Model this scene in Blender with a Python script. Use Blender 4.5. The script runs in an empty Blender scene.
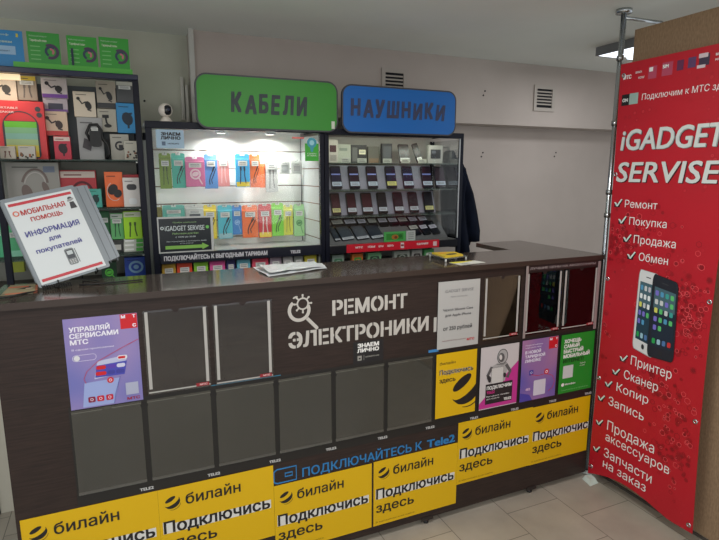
import bpy, bmesh, math, random
from mathutils import Vector, Matrix
from mathutils.geometry import delaunay_2d_cdt
random.seed(7)
S = bpy.context.scene
COL = S.collection

# ---------------------------------------------------------------- camera
cam = bpy.data.objects.new('camera', bpy.data.cameras.new('camera'))
COL.objects.link(cam)
YAW, PITCH = 0.41386, 0.17806
fw = Vector((math.sin(YAW)*math.cos(PITCH), math.cos(YAW)*math.cos(PITCH), -math.sin(PITCH)))
cam.location = (0, 0, 1.55)
cam.rotation_euler = fw.to_track_quat('-Z', 'Y').to_euler()
cam.data.sensor_width = 36.0
cam.data.lens = 538.3/719*36.0
cam.data.clip_start = 0.05
S.camera = cam

# ---------------------------------------------------------------- light
S.view_settings.view_transform = 'Standard'
S.view_settings.look = 'None'
S.view_settings.gamma = 1
S.view_settings.use_curve_mapping = False
S.view_settings.exposure = 0.08
W = bpy.data.worlds.new('hall_light'); S.world = W
W.use_nodes = True
W.node_tree.nodes['Background'].inputs[0].default_value = (0.92, 0.96, 1.0, 1)
W.node_tree.nodes['Background'].inputs[1].default_value = 0.75

def area(name, loc, sx, sy, power, col=(1, 1, 1), rot=(0, 0, 0)):
    l = bpy.data.lights.new(name, 'AREA'); l.shape = 'RECTANGLE'; l.size = sx; l.size_y = sy
    l.energy = power; l.color = col
    o = bpy.data.objects.new(name, l); o.location = loc; o.rotation_euler = rot
    COL.objects.link(o); return o
def bulb(name, loc, r, power, col=(1, 1, 1)):
    l = bpy.data.lights.new(name, 'POINT'); l.shadow_soft_size = r; l.energy = power; l.color = col
    o = bpy.data.objects.new(name, l); o.location = loc; COL.objects.link(o); return o
LAMP = (2.63, 2.93, 2.21, 2.515)
area('panel_light', (2.78, 2.36, 2.228), .28, .28, 5, (.97, .98, 1))
bulb('fill_light', (-.2, -.8, 1.25), .3, 16, (1, .98, .96)); bulb('fill_light', (1.6, -.9, 1.25), .3, 10, (1, .98, .96))  # unseen bulbs behind the camera, added to brighten upper walls and ceiling
for lx, ly, pw in ((.95, 1.25, 15), (-.9, .9, 13), (.6, -.9, 22), (3.6, .4, 12), (-1.6, -1.4, 18)): area('panel_light', (lx, ly, 2.262), .58, .58, pw, (1, .985, .96))

# ---------------------------------------------------------------- materials
def lin(c):
    return tuple((v/255/12.92 if v/255 <= .04045 else ((v/255+.055)/1.055)**2.4) for v in c[:3]) + (1,)
_m = {}
def M(c, rough=.55, metal=0., emit=0., spec=.5, bump=None):
    k = (tuple(c), rough, metal, emit, spec, bump)
    if k in _m: return _m[k]
    m = bpy.data.materials.new('mat_%03d_%03d_%03d' % tuple(int(v) for v in c[:3])); m.use_nodes = True
    n = m.node_tree.nodes; L = m.node_tree.links; b = n['Principled BSDF']
    b.inputs['Base Color'].default_value = lin(c)
    b.inputs['Roughness'].default_value = rough
    b.inputs['Metallic'].default_value = metal
    b.inputs['Specular IOR Level'].default_value = spec
    if emit:
        b.inputs['Emission Color'].default_value = lin(c); b.inputs['Emission Strength'].default_value = emit
    if bump:
        t = n.new('ShaderNodeTexNoise'); t.inputs['Scale'].default_value = bump[0]; t.inputs['Detail'].default_value = 4
        tc = n.new('ShaderNodeTexCoord'); L.new(tc.outputs['Object'], t.inputs['Vector'])
        bp = n.new('ShaderNodeBump'); bp.inputs['Strength'].default_value = bump[1]; bp.inputs['Distance'].default_value = .01
        L.new(t.outputs['Fac'], bp.inputs['Height']); L.new(bp.outputs['Normal'], b.inputs['Normal'])
    _m[k] = m; return m

def noise_mat(name, c1, c2, scale, rough=.6, stretch=(1, 1, 1), detail=5, lo=.35, hi=.65, bump=0., spec=.5):
    m = bpy.data.materials.new(name); m.use_nodes = True
    n = m.node_tree.nodes; L = m.node_tree.links; b = n['Principled BSDF']
    tc = n.new('ShaderNodeTexCoord'); mp = n.new('ShaderNodeMapping'); mp.inputs['Scale'].default_value = stretch
    t = n.new('ShaderNodeTexNoise'); t.inputs['Scale'].default_value = scale; t.inputs['Detail'].default_value = detail
    r = n.new('ShaderNodeValToRGB'); r.color_ramp.elements[0].position = lo; r.color_ramp.elements[1].position = hi
    r.color_ramp.elements[0].color = lin(c1); r.color_ramp.elements[1].color = lin(c2)
    L.new(tc.outputs['Object'], mp.inputs[0]); L.new(mp.outputs[0], t.inputs['Vector'])
    L.new(t.outputs['Fac'], r.inputs[0]); L.new(r.outputs[0], b.inputs['Base Color'])
    b.inputs['Roughness'].default_value = rough; b.inputs['Specular IOR Level'].default_value = spec
    if bump:
        bp = n.new('ShaderNodeBump'); bp.inputs['Strength'].default_value = bump; bp.inputs['Distance'].default_value = .004
        L.new(t.outputs['Fac'], bp.inputs['Height']); L.new(bp.outputs['Normal'], b.inputs['Normal'])
    return m

def glass_mat(name, tint=(1, 1, 1), refl=1.0, rough=.02, haze=None, hz=0.):
    """thin clear sheet: see-through with a Fresnel mirror; haze adds a diffuse share"""
    m = bpy.data.materials.new(name); m.use_nodes = True
    n = m.node_tree.nodes; L = m.node_tree.links; n.remove(n['Principled BSDF'])
    out = n['Material Output']; tr = n.new('ShaderNodeBsdfTransparent'); tr.inputs[0].default_value = tint + (1,)
    gl = n.new('ShaderNodeBsdfGlossy'); gl.inputs['Roughness'].default_value = rough
    fr = n.new('ShaderNodeFresnel'); fr.inputs[0].default_value = 1.5
    mu = n.new('ShaderNodeMath'); mu.operation = 'MULTIPLY'; mu.inputs[1].default_value = refl; mu.use_clamp = True
    mx = n.new('ShaderNodeMixShader'); L.new(fr.outputs[0], mu.inputs[0]); L.new(mu.outputs[0], mx.inputs[0])
    base = tr.outputs[0]
    if haze:
        df = n.new('ShaderNodeBsdfDiffuse'); df.inputs[0].default_value = lin(haze)
        m2 = n.new('ShaderNodeMixShader'); m2.inputs[0].default_value = hz
        L.new(tr.outputs[0], m2.inputs[1]); L.new(df.outputs[0], m2.inputs[2]); base = m2.outputs[0]
    L.new(base, mx.inputs[1]); L.new(gl.outputs[0], mx.inputs[2]); L.new(mx.outputs[0], out.inputs[0])
    return m

GLASS = glass_mat('clear_glass', (.97, .98, .975), .55)
ACRYL = glass_mat('clear_acrylic', (.97, .97, .97), 1.3, .0)
ACRYL_GREY = glass_mat('pocket_acrylic', (.95, .95, .95), .8, .0)
FILM = M((104, 102, 96), .35)
WENGE = noise_mat('wenge_laminate', (40, 32, 30), (56, 44, 40), 9, .45, (1.2, 6, 22), 6, .3, .7, 0., .3)
WORKTOP = noise_mat('worktop_laminate', (62, 54, 48), (78, 68, 60), 9, .13, (1.5, 12, 10), 6, .3, .7, 0., .9)
NAVY = M((13, 17, 31), .45, 0., 0., .22)
WHITE = M((225, 226, 222), .5)
CHROME = M((190, 195, 198), .22, 1.)
BLACK = M((18, 18, 20), .5)

# ---------------------------------------------------------------- helpers
def wloc(o):
    v = Vector((0, 0, 0))
    while o is not None:
        v += o.location; o = o.parent
    return v
def thing(name, label, cat, loc, group=None):
    o = bpy.data.objects.new(name, None); COL.objects.link(o); o.location = loc
    o.empty_display_size = .05
    o['label'] = label; o['category'] = cat
    if group: o['group'] = group
    return o
def tag(o, label, cat, group=None):
    o['label'] = label; o['category'] = cat
    if group: o['group'] = group
    return o
class B:
    """collects faces (world metres) with materials; build() links ONE mesh object"""
    def __init__(s): s.v = []; s.f = []; s.fm = []; s.mats = []; s.sm = []
    def mi(s, m):
        if m not in s.mats: s.mats.append(m)
        return s.mats.index(m)
    def add(s, vs, fs, m, smooth=False):
        k = len(s.v); s.v += [Vector(p) for p in vs]; i = s.mi(m)
        for f in fs: s.f.append([a+k for a in f]); s.fm.append(i); s.sm.append(smooth)
        return s
    def box(s, x0, x1, y0, y1, z0, z1, m, bev=0.):
        if bev > 0:
            bm = bmesh.new(); bmesh.ops.create_cube(bm, size=1)
            for v in bm.verts: v.co = Vector(((x0+x1)/2+v.co.x*(x1-x0), (y0+y1)/2+v.co.y*(y1-y0), (z0+z1)/2+v.co.z*(z1-z0)))
            bmesh.ops.bevel(bm, geom=bm.edges[:], offset=bev, segments=2, affect='EDGES', profile=.5)
            bm.verts.index_update()
            s.add([v.co.copy() for v in bm.verts], [[v.index for v in f.verts] for f in bm.faces], m); bm.free(); return s
        vs = [(x, y, z) for x in (x0, x1) for y in (y0, y1) for z in (z0, z1)]
        return s.add(vs, [(0, 1, 3, 2), (4, 6, 7, 5), (0, 4, 5, 1), (2, 3, 7, 6), (0, 2, 6, 4), (1, 5, 7, 3)], m)
    def tube(s, pts, r, m, n=10, cap=True):
        pts = [Vector(p) for p in pts]; vs = []; fs = []
        up = None
        for i, p in enumerate(pts):
            d = (pts[min(i+1, len(pts)-1)]-pts[max(i-1, 0)]).normalized()
            if up is None: up = Vector((0, 0, 1)) if abs(d.z) < .9 else Vector((1, 0, 0))
            a = d.cross(up).normalized(); b = a.cross(d).normalized(); up = b
            rr = r[i] if isinstance(r, (list, tuple)) else r
            for k in range(n):
                t = 2*math.pi*k/n; vs.append(p+a*math.cos(t)*rr+b*math.sin(t)*rr)
        for i in range(len(pts)-1):
            for k in range(n):
                fs.append((i*n+k, i*n+(k+1) % n, (i+1)*n+(k+1) % n, (i+1)*n+k))
        if cap: fs.append(tuple(range(n))[::-1]); fs.append(tuple(range((len(pts)-1)*n, len(pts)*n)))
        return s.add(vs, fs, m, True)
    def lathe(s, c, prof, m, n=24, axis='Z'):
        vs = []; fs = []
        for (r, h) in prof:
            for k in range(n):
                t = 2*math.pi*k/n
                p = {'Z': (r*math.cos(t), r*math.sin(t), h), 'Y': (r*math.cos(t), h, r*math.sin(t)), 'X': (h, r*math.cos(t), r*math.sin(t))}[axis]
                vs.append(Vector(c)+Vector(p))
        for i in range(len(prof)-1):
            for k in range(n): fs.append((i*n+k, i*n+(k+1) % n, (i+1)*n+(k+1) % n, (i+1)*n+k))
        return s.add(vs, fs, m, True)
    def prism(s, fr, poly, d0, d1, m):
        """polygon (2D, in frame fr) extruded along its normal from d0 to d1"""
        n = len(poly); vs = [fr.p(x, y, d0) for x, y in poly]+[fr.p(x, y, d1) for x, y in poly]
        fs = [tuple(range(n))[::-1], tuple(range(n, 2*n))]+[(i, (i+1) % n, n+(i+1) % n, n+i) for i in range(n)]
        return s.add(vs, fs, m)
    def build(s, name, parent=None, fix=True):
        off = wloc(parent) if parent else None
        if parent is None:
            xs = [v.x for v in s.v]; ys = [v.y for v in s.v]; zs = [v.z for v in s.v]
            org = Vector(((min(xs)+max(xs))/2, (min(ys)+max(ys))/2, min(zs)))
        else: org = off
        me = bpy.data.meshes.new(name)
        me.from_pydata([tuple(v-org) for v in s.v], [], s.f)
        for m in s.mats: me.materials.append(m)
        for p, i, sm in zip(me.polygons, s.fm, s.sm): p.material_index = i; p.use_smooth = sm
        me.update()
        if fix:
            bm = bmesh.new(); bm.from_mesh(me); bmesh.ops.recalc_face_normals(bm, faces=bm.faces[:]); bm.to_mesh(me); bm.free()
        o = bpy.data.objects.new(name, me); COL.objects.link(o)
        if parent: o.parent = parent
        else: o.location = org
        return o
class Fr:
    """a flat frame: origin o, unit vectors u (right) and v (up); n = u x v points at the reader"""
    def __init__(s, o, u=(1, 0, 0), v=(0, 0, 1)):
        s.o = Vector(o); s.u = Vector(u).normalized(); s.v = Vector(v).normalized(); s.n = s.u.cross(s.v)
    def p(s, x, y, d=0.): return s.o+s.u*x+s.v*y+s.n*d
_tc = {}
def text_mesh(body, bold, shear):
    k = (body, bold, shear)
    if k not in _tc:
        c = bpy.data.curves.new('lettering', 'FONT'); c.body = body; c.size = 1; c.shear = shear; c.resolution_u = 3; c.fill_mode = 'NONE'
        o = bpy.data.objects.new('lettering', c); COL.objects.link(o)
        me = bpy.data.meshes.new_from_object(o.evaluated_get(bpy.context.evaluated_depsgraph_get()))
        P = [v.co.to_2d() for v in me.vertices]; E = [tuple(e.vertices) for e in me.edges]
        bpy.data.objects.remove(o); bpy.data.curves.remove(c); bpy.data.meshes.remove(me)
        ov, _, of, _, _, _ = delaunay_2d_cdt(P, E, [], 0, 1e-6)
        seg = [(P[i], P[j]) for i, j in E]
        def inside(x, y):
            n = 0
            for p, q in seg:
                if (p.y > y) != (q.y > y) and x < p.x+(y-p.y)/(q.y-p.y)*(q.x-p.x): n += 1 if q.y > p.y else -1
            return n != 0
        vs0 = [Vector((v.x, v.y, 0)) for v in ov]; fs0 = []
        for f in of:
            m_ = sum((ov[i] for i in f), Vector((0, 0)))/len(f)
            if inside(m_.x, m_.y): fs0.append(tuple(f))
        vs, fs = [], []                                   # heavier strokes: the same glyphs, each shifted a little
        for lz, (dx, dy) in enumerate(((-1, -.7), (1, -.7), (-1, .7), (1, .7)) if bold else ((0, 0),)):
            q = len(vs); vs += [v+Vector((dx*bold, dy*bold, lz*.00006)) for v in vs0]; fs += [tuple(i+q for i in f) for f in fs0]
        _tc[k] = (vs, fs)
    return _tc[k]
CAP = .0
def cap():
    global CAP
    if not CAP: CAP = max(v.y for v in text_mesh('Н', 0, 0)[0])
    return CAP
LAY = .0005
class Print(B):
    """flat printed shapes in a frame"""
    def __init__(s, fr, base=.0006): B.__init__(s); s.fr = fr; s.base = base; s.k = 0
    def d(s, lay): return s.base+LAY*lay+(s.k % 30)*.000016      # no two shapes share a plane
    def add(s, vs, fs, m, smooth=False): s.k += 1; return B.add(s, vs, fs, m, smooth)
    def poly(s, m, pts, lay=0):
        s.add([s.fr.p(x, y, s.d(lay)) for x, y in pts], [tuple(range(len(pts)))], m); return s
    def rect(s, m, x0, y0, x1, y1, lay=0, r=0.):
        if r: return s.poly(m, rr(x0, y0, x1, y1, r), lay)
        return s.poly(m, [(x0, y0), (x1, y0), (x1, y1), (x0, y1)], lay)
    def ell(s, m, cx, cy, a, b=None, rot=0., lay=0, n=24):
        b = b or a; c, q = math.cos(rot), math.sin(rot)
        return s.poly(m, [(cx+a*math.cos(t)*c-b*math.sin(t)*q, cy+a*math.cos(t)*q+b*math.sin(t)*c) for t in [2*math.pi*k/n for k in range(n)]], lay)
    def line(s, m, pts, w, lay=0, closed=False):
        P = [Vector(p) for p in pts]; n = len(P); L = []; R = []
        for i in range(n):
            a = P[(i-1) % n] if (closed or i) else P[i]; b = P[(i+1) % n] if (closed or i < n-1) else P[i]
            t = (b-a); t = t.normalized() if t.length > 1e-9 else Vector((1, 0)); q = Vector((-t.y, t.x))*w/2
            L.append(P[i]+q); R.append(P[i]-q)
        vs = [s.fr.p(p.x, p.y, s.d(lay)) for p in L+R]
        fs = [(i, (i+1) % n, n+(i+1) % n, n+i) for i in range(n if closed else n-1)]
        s.add(vs, fs, m); return s
    def ring(s, m, cx, cy, r, w, lay=0, a0=0., a1=2*math.pi, b=None, rot=0.):
        b = b or r; k = 24; full = abs(a1-a0-2*math.pi) < 1e-6; c, q = math.cos(rot), math.sin(rot)
        pts = []
        for i in range(k if full else k+1):
            t = a0+(a1-a0)*i/k; X, Y = r*math.cos(t), b*math.sin(t); pts.append((cx+X*c-Y*q, cy+X*q+Y*c))
        return s.line(m, pts, w, lay, full)
    def text(s, m, body, x0, y0, h, x1=None, bold=.0, lay=1, shear=0., rise=0.):
        """baseline at y0, capitals h tall, fitted between x0 and x1"""
        vs, fs = text_mesh(body, bold, shear)
        a = min(v.x for v in vs); b = max(v.x for v in vs); sy = h/cap()
        sx = (x1-x0)/(b-a) if x1 is not None else sy
        s.add([s.fr.p(x0+(v.x-a)*sx, y0+v.y*sy+rise*(v.x-a)*sx, s.d(lay)+v.z) for v in vs], fs, m); return s
    def build(s, name, parent=None): return B.build(s, name, parent, fix=False)
def rr(x0, y0, x1, y1, r, n=6):
    pts = []
    for cx, cy, a in ((x1-r, y0+r, -90), (x1-r, y1-r, 0), (x0+r, y1-r, 90), (x0+r, y0+r, 180)):
        for k in range(n+1):
            t = math.radians(a+90*k/n); pts.append((cx+r*math.cos(t), cy+r*math.sin(t)))
    return pts
def struct(o): o['kind'] = 'structure'; return o
# ================================================================ the room
CEIL = 2.28
def floor_mat():
    m = bpy.data.materials.new('floor_tiles'); m.use_nodes = True
    n = m.node_tree.nodes; L = m.node_tree.links; b = n['Principled BSDF']
    tc = n.new('ShaderNodeTexCoord'); sp = n.new('ShaderNodeSeparateXYZ'); cb = n.new('ShaderNodeCombineXYZ')
    g = n.new('ShaderNodeNewGeometry'); L.new(g.outputs['Position'], sp.inputs[0])
    ax = n.new('ShaderNodeMath'); ax.operation = 'ADD'; ax.inputs[1].default_value = 30-1.53
    ay = n.new('ShaderNodeMath'); ay.operation = 'ADD'; ay.inputs[1].default_value = 30-1.335
    L.new(sp.outputs['X'], ax.inputs[0]); L.new(sp.outputs['Y'], ay.inputs[0])
    L.new(ay.outputs[0], cb.inputs[0]); L.new(ax.outputs[0], cb.inputs[1])
    br = n.new('ShaderNodeTexBrick'); br.offset = .5; br.offset_frequency = 2
    br.inputs['Scale'].default_value = 1; br.inputs['Brick Width'].default_value = .30; br.inputs['Row Height'].default_value = .30
    br.inputs['Mortar Size'].default_value = .0018; br.inputs['Mortar Smooth'].default_value = .1
    br.inputs['Color1'].default_value = lin((158, 151, 139)); br.inputs['Color2'].default_value = lin((152, 145, 133))
    br.inputs['Mortar'].default_value = lin((98, 93, 85))
    L.new(cb.outputs[0], br.inputs['Vector'])
    t = n.new('ShaderNodeTexNoise'); t.inputs['Scale'].default_value = 5; t.inputs['Detail'].default_value = 8
    mx = n.new('ShaderNodeMix'); mx.data_type = 'RGBA'; mx.blend_type = 'OVERLAY'; mx.inputs[0].default_value = .35
    L.new(tc.outputs['Object'], t.inputs['Vector']); L.new(br.outputs['Color'], mx.inputs[6]); L.new(t.outputs['Fac'], mx.inputs[7])
    L.new(mx.outputs[2], b.inputs['Base Color']); b.inputs['Roughness'].default_value = .38
    return m
struct(B().box(-2.6, 5.2, -2.6, 3.5, -.1, 0, floor_mat()).build('floor'))
WALLM = noise_mat('wall_paint', (178, 168, 161), (184, 174, 167), 3, .85)
WALLG = noise_mat('wall_paint_grey', (188, 189, 174), (196, 197, 182), 3, .85)
CEILM = noise_mat('ceiling_paint', (226, 231, 226), (232, 236, 231), 2, .9)
struct(B().box(-2.6, 5.2, -2.6, 3.5, CEIL, CEIL+.1, CEILM).build('ceiling'))
struct(B().box(-2.6, .385, 3.2, 3.5, 0, CEIL, WALLG).build('wall_left'))
struct(B().box(.385, 5.2, 3.22, 3.5, 0, 1.872, WALLM).build('wall_back'))
struct(B().box(.385, 5.2, 3.06, 3.5, 1.872, CEIL, WALLM).build('wall_upper'))
FIBRE = noise_mat('fibre_board', (132, 108, 82), (152, 126, 98), 160, .9, (1, 1, .35), 3, .3, .7, .3)
struct(B().box(2.19, 2.215, -1.2, 1.875, .012, 2.19, FIBRE).build('wall_right'))
struct(B().box(2.180, 2.1895, -1.2, 1.875, 0, .011, M((70, 66, 60), .6)).build('baseboard_right'))
struct(B().box(.375, .40, 3.035, 3.059, 1.0, CEIL, M((190, 190, 184), .6)).build('trim_1'))
# white cable channels on the wall left of the green sign
tag(B().box(.335, .352, 3.165, 3.199, 1.84, 2.06, M((205, 203, 194), .55), .002).build('cable_channel'),
    'short white plastic cable channel on the wall left of the green sign, the outer one', 'cable channel', 'white cable channels')
tag(B().box(.358, .374, 3.165, 3.199, 1.80, 2.02, M((205, 203, 194), .55), .002).build('cable_channel'),
    'white plastic cable channel closest to the green sign', 'cable channel', 'white cable channels')

# ceiling lamp
t = thing('ceiling_lamp', 'flat square ceiling lamp with a glowing panel near the chrome pole', 'lamp', (2.78, 2.36, 2.23))
HG = M((120, 122, 124), .5); lx0, lx1, ly0, ly1 = LAMP
b = B(); b.box(lx0, lx1, ly0, ly0+.012, 2.232, CEIL-.0005, HG); b.box(lx0, lx1, ly1-.012, ly1, 2.232, CEIL-.0005, HG)
b.box(lx0, lx0+.012, ly0+.012, ly1-.012, 2.232, CEIL-.0005, HG); b.box(lx1-.012, lx1, ly0+.012, ly1-.012, 2.232, CEIL-.0005, HG)
b.build('housing', t)
B().box(lx0+.012, lx1-.012, ly0+.012, ly1-.012, 2.232, 2.238, M((235, 245, 255), .5, 0, 2.2)).build('diffuser', t)

# vents
def vent(x0, x1, z0, z1, label):
    t = thing('wall_vent', label, 'vent', ((x0+x1)/2, 3.06, z0), 'louvred vents in the upper wall')
    wm = M((176, 168, 160), .7)
    b = B(); y0, y1 = 3.050, 3.0595; w = .024
    b.box(x0, x0+w, y0, y1, z0, z1, wm); b.box(x1-w, x1, y0, y1, z0, z1, wm)
    b.box(x0+w, x1-w, y0, y1, z0, z0+w, wm); b.box(x0+w, x1-w, y0, y1, z1-w, z1, wm); b.build('frame', t)
    B().box(x0+w, x1-w, 3.0575, 3.0595, z0+w, z1-w, M((14, 16, 22), .9)).build('backing', t)
    h = z1-z0-2*w; k = 6
    for i in range(k-1):
        z = z0+w+h*(i+1)/k
        b = B(); b.add([(x0+w, 3.0515, z-.003), (x1-w, 3.0515, z-.003), (x1-w, 3.0515, z+.001), (x0+w, 3.0515, z+.001), (x0+w, 3.057, z+.004), (x1-w, 3.057, z+.004), (x1-w, 3.057, z+.008), (x0+w, 3.057, z+.008)],
                       [(0, 1, 2, 3), (4, 7, 6, 5), (0, 4, 5, 1), (3, 2, 6, 7), (0, 3, 7, 4), (1, 5, 6, 2)], wm); b.build('slat', t)
vent(1.487, 1.66, 2.0, 2.173, 'louvred wall vent partly hidden by the top of the blue sign')
vent(2.655, 2.84, 1.975, 2.148, 'louvred wall vent standing alone near the chrome pole')
def screws(x, z, y, n, label):
    t = thing('wall_plug', label, 'wall plug', (x, y, z), 'drilled holes with plugs in the walls')
    for i in range(n):
        B().lathe((x+(.008 if i % 2 else -.004), y, z+i*.028), [(0, -.0035), (.0055, -.0035), (.0055, -.0005)], M((30, 28, 28), .7), 10, 'Y').build('screw_head', t)
screws(2.24, 2.055, 3.06, 2, 'pair of dark drilled plugs in the upper wall between the two vents')
screws(2.36, 1.665, 3.22, 2, 'pair of plugs in the lower wall beside the jacket')
screws(3.03, 1.675, 3.22, 2, 'pair of plugs in the lower wall closest to the pole')
screws(.155, 1.93, 3.2, 1, 'single dark screw in the grey wall right of the green tariff sheets')
screws(.40, 2.262, 3.06, 1, 'single dark screw at the top corner of the wall by the ceiling')

# ================================================================ the counter
CX0, CX1, CY, CZ = -.385, 2.10, 1.874, 1.165
t = thing('shop_counter', 'dark wenge shop counter with a front full of price pockets', 'counter', (.85, 2.0, 0))
B().box(CX0, CX1, CY, CY+.018, .028, CZ-.0225, WENGE).build('front_panel', t)
B().box(CX0-.0, CX0+.018, CY+.019, 2.17, .028, CZ-.0225, WENGE).build('side_panel', t)
B().box(CX1-.018, CX1, CY+.019, 2.47, .028, CZ-.0225, WENGE).build('side_panel', t)
B().box(CX0+.018, CX1-.018, CY+.019, CY+.28, .50, .518, WENGE).build('inner_shelf', t)
for x in (-.25, .5, 1.155, 1.745):
    b = B(); b.lathe((x, CY+.012, 0), [(0, 0), (.013, 0), (.013, .008), (.006, .012), (.006, .0285)], BLACK, 12)
    b.box(x-.03, x+.03, CY-.004, CY-.0005, .018, .034, M((40, 34, 32), .5)); b.build('foot', t)
for x in (-.25, 1.9):
    B().lathe((x, 2.15, 0), [(0, 0), (.013, 0), (.013, .008), (.006, .012), (.006, .028)], BLACK, 12).build('foot', t)
b = B()
b.box(CX0-.012, CX1+.004, CY-.010, 2.19, CZ-.022, CZ, WORKTOP)
wt = b.build('worktop'); tag(wt, 'long dark brown worktop lying along the shop counter', 'worktop')
B().box(CX0-.0125, CX1+.0045, CY-.0108, CY-.0101, CZ-.0222, CZ-.0005, M((54, 42, 36), .4)).build('edge_banding', wt)
b = B(); b.box(1.80, CX1+.004, 2.1905, 2.475, CZ-.022, CZ, WORKTOP)
rt = b.build('worktop_return'); tag(rt, 'short side leaf of the worktop reaching back towards the wall', 'worktop')

# front pockets
FRONT = Fr((0, CY, 0))
def backboard():
    b = Print(FRONT, .0008)
    b.rect(M((28, 26, 24), .5), -.205, .452, 2.092, .803)
    o = b.build('pocket_backing'); tag(o, 'black backing sheet behind the lower row of counter pockets', 'sheet')
    p = Print(FRONT, .0016)
    p.rect(M((50, 120, 150), .5), .245, .8032, .50, .8068); p.rect(M((60, 130, 190), .5), 1.14, .8032, 1.19, .815)
    p.build('blue_edge', o)
    for i in range(10):
        q = Print(FRONT, .0022); x = -.2+.2293*(i+1)
        q.text(M((196, 196, 196), .6), 'TELE2', x-.042, .459, .0105, x+.003, .04)
        q.build('brand_mark', o)
backboard()
def notch_poly(x0, x1, z0, z1, r=.012):
    xm = (x0+x1)/2; pts = [(x0, z0), (x1, z0), (x1, z1)]
    for k in range(9):
        a = math.pi*k/8; pts.append((xm+r*math.cos(a), z1-r*math.sin(a)))
    return pts+[(x0, z1)]
def pocket(x0, x1, z0, z1, mat, label, strips=False, red=False, y=.004):
    t = thing('acrylic_pocket', label, 'sign pocket', ((x0+x1)/2, CY-y, z0), 'clear pockets on the counter front')
    b = B(); b.prism(FRONT, notch_poly(x0, x1, z0, z1), y, y+.0016, mat); b.build('sheet', t)
    if not strips: Print(FRONT, .0020).rect(M((78, 76, 68), .6), x0+.001, z0+.009, x1-.001, z1-.001).build('grey_insert', t)
    b = B(); b.prism(FRONT, [(x0, z0), (x1, z0), (x1, z0+.009), (x0, z0+.009)], .0012, y-.0001, FILM if not strips else mat); b.build('bottom_fold', t)
    sp = Print(FRONT, y+.0022); k = M((30, 28, 26), .5)
    for cx in (x0-.002, x1+.002):
        pass
    if not strips:
        p = Print(FRONT, y+.0018)
        p.rect(M((120, 118, 110), .5), x0+.001, z1-.0085, (x0+x1)/2-.014, z1-.0065); p.rect(M((120, 118, 110), .5), (x0+x1)/2+.014, z1-.0085, x1-.001, z1-.0065)
        p.build('bright_edge', t)
    else:
        wm = M((176, 174, 170), .5)
        for xx in (x0+.006, x1-.017):
            p = Print(FRONT, y+.0018); p.rect(wm, xx, z0+.02, xx+.010, z1-.004); p.build('white_tape', t)
        p = Print(FRONT, y+.0018); p.rect(wm, x0+.004, z0+.006, x1-.004, z0+.0105); p.build('bottom_tape', t)
        if red:
            p = Print(FRONT, y+.0022); p.rect(M((150, 30, 40), .5), x1-.052, z0+.006, x1-.008, z0+.018); p.text(M((225, 200, 200), .5), 'МТС', x1-.040, z0+.009, .006, x1-.014, .03); p.build('red_logo', t)
rowx = [-.199+.2295*i for i in range(6)]
nm = ['first hazy grey pocket of the lower row, under the lilac poster', 'second hazy grey pocket of the lower row', 'third hazy grey pocket of the lower row',
      'hazy grey pocket below the magnifier emblem', 'hazy grey pocket right below the small black sticker', 'hazy grey pocket left of the yellow poster with the striped ball']
for i, x in enumerate(rowx): pocket(x, x+.212, .491, .790, ACRYL_GREY, nm[i])
# black spacers between hazy pockets
for i in range(1, 6):
    p = Print(FRONT, .0065); x = -.199+.2295*i-.0088
    p.poly(M((24, 22, 21), .5), [(x-.012, .768), (x+.012, .768), (x+.012, .776), (x+.006, .782), (x-.006, .782), (x-.012, .776)])
    o = p.build('pocket_clip'); tag(o, ['small black clip between the first and second hazy pockets', 'small black clip between the second and third hazy pockets', 'small black clip between the third hazy pocket and the one below the emblem', 'small black clip under the left edge of the small black sticker', 'small black clip right of the pocket below the small black sticker'][i-1], 'clip', 'black clips between the pockets')
pocket(.036, .247, .806, 1.100, ACRYL, 'empty clear pocket with white tapes right of the lilac poster', True, True)
pocket(.262, .473, .804, 1.100, ACRYL, 'empty clear pocket with white tapes left of the magnifier emblem', True, True)
pocket(1.411, 1.610, .822, 1.105, ACRYL, 'empty clear pocket right of the white price sheet', True, True)
pocket(1.640, 1.852, .818, 1.108, ACRYL, 'clear pocket under the wide printed strip, the left one of two', True, True)
pocket(1.862, 2.074, .818, 1.108, ACRYL, 'clear pocket under the wide printed strip, the one next to the red banner', True, True)
t = thing('strip_holder', 'wide clear holder with a pale lettered strip over two pockets', 'sign holder', (1.86, CY-.007, .81))
B().box(1.634, 1.646, CY-.0092, CY-.0068, .806, 1.142, M((150, 138, 136), .3)).build('side_strip', t)
B().box(2.068, 2.084, CY-.0092, CY-.0068, .800, 1.136, M((150, 132, 132), .3)).build('side_strip', t)
p = Print(FRONT, .0075); p.rect(M((46, 34, 34), .4), 1.65, 1.116, 2.064, 1.140); p.text(M((150, 140, 140), .5), 'ЛУЧШИЕ ЦЕНЫ НА АКСЕССУАРЫ', 1.655, 1.123, .010, 2.05, .02); p.build('lettered_strip', t)

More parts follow.
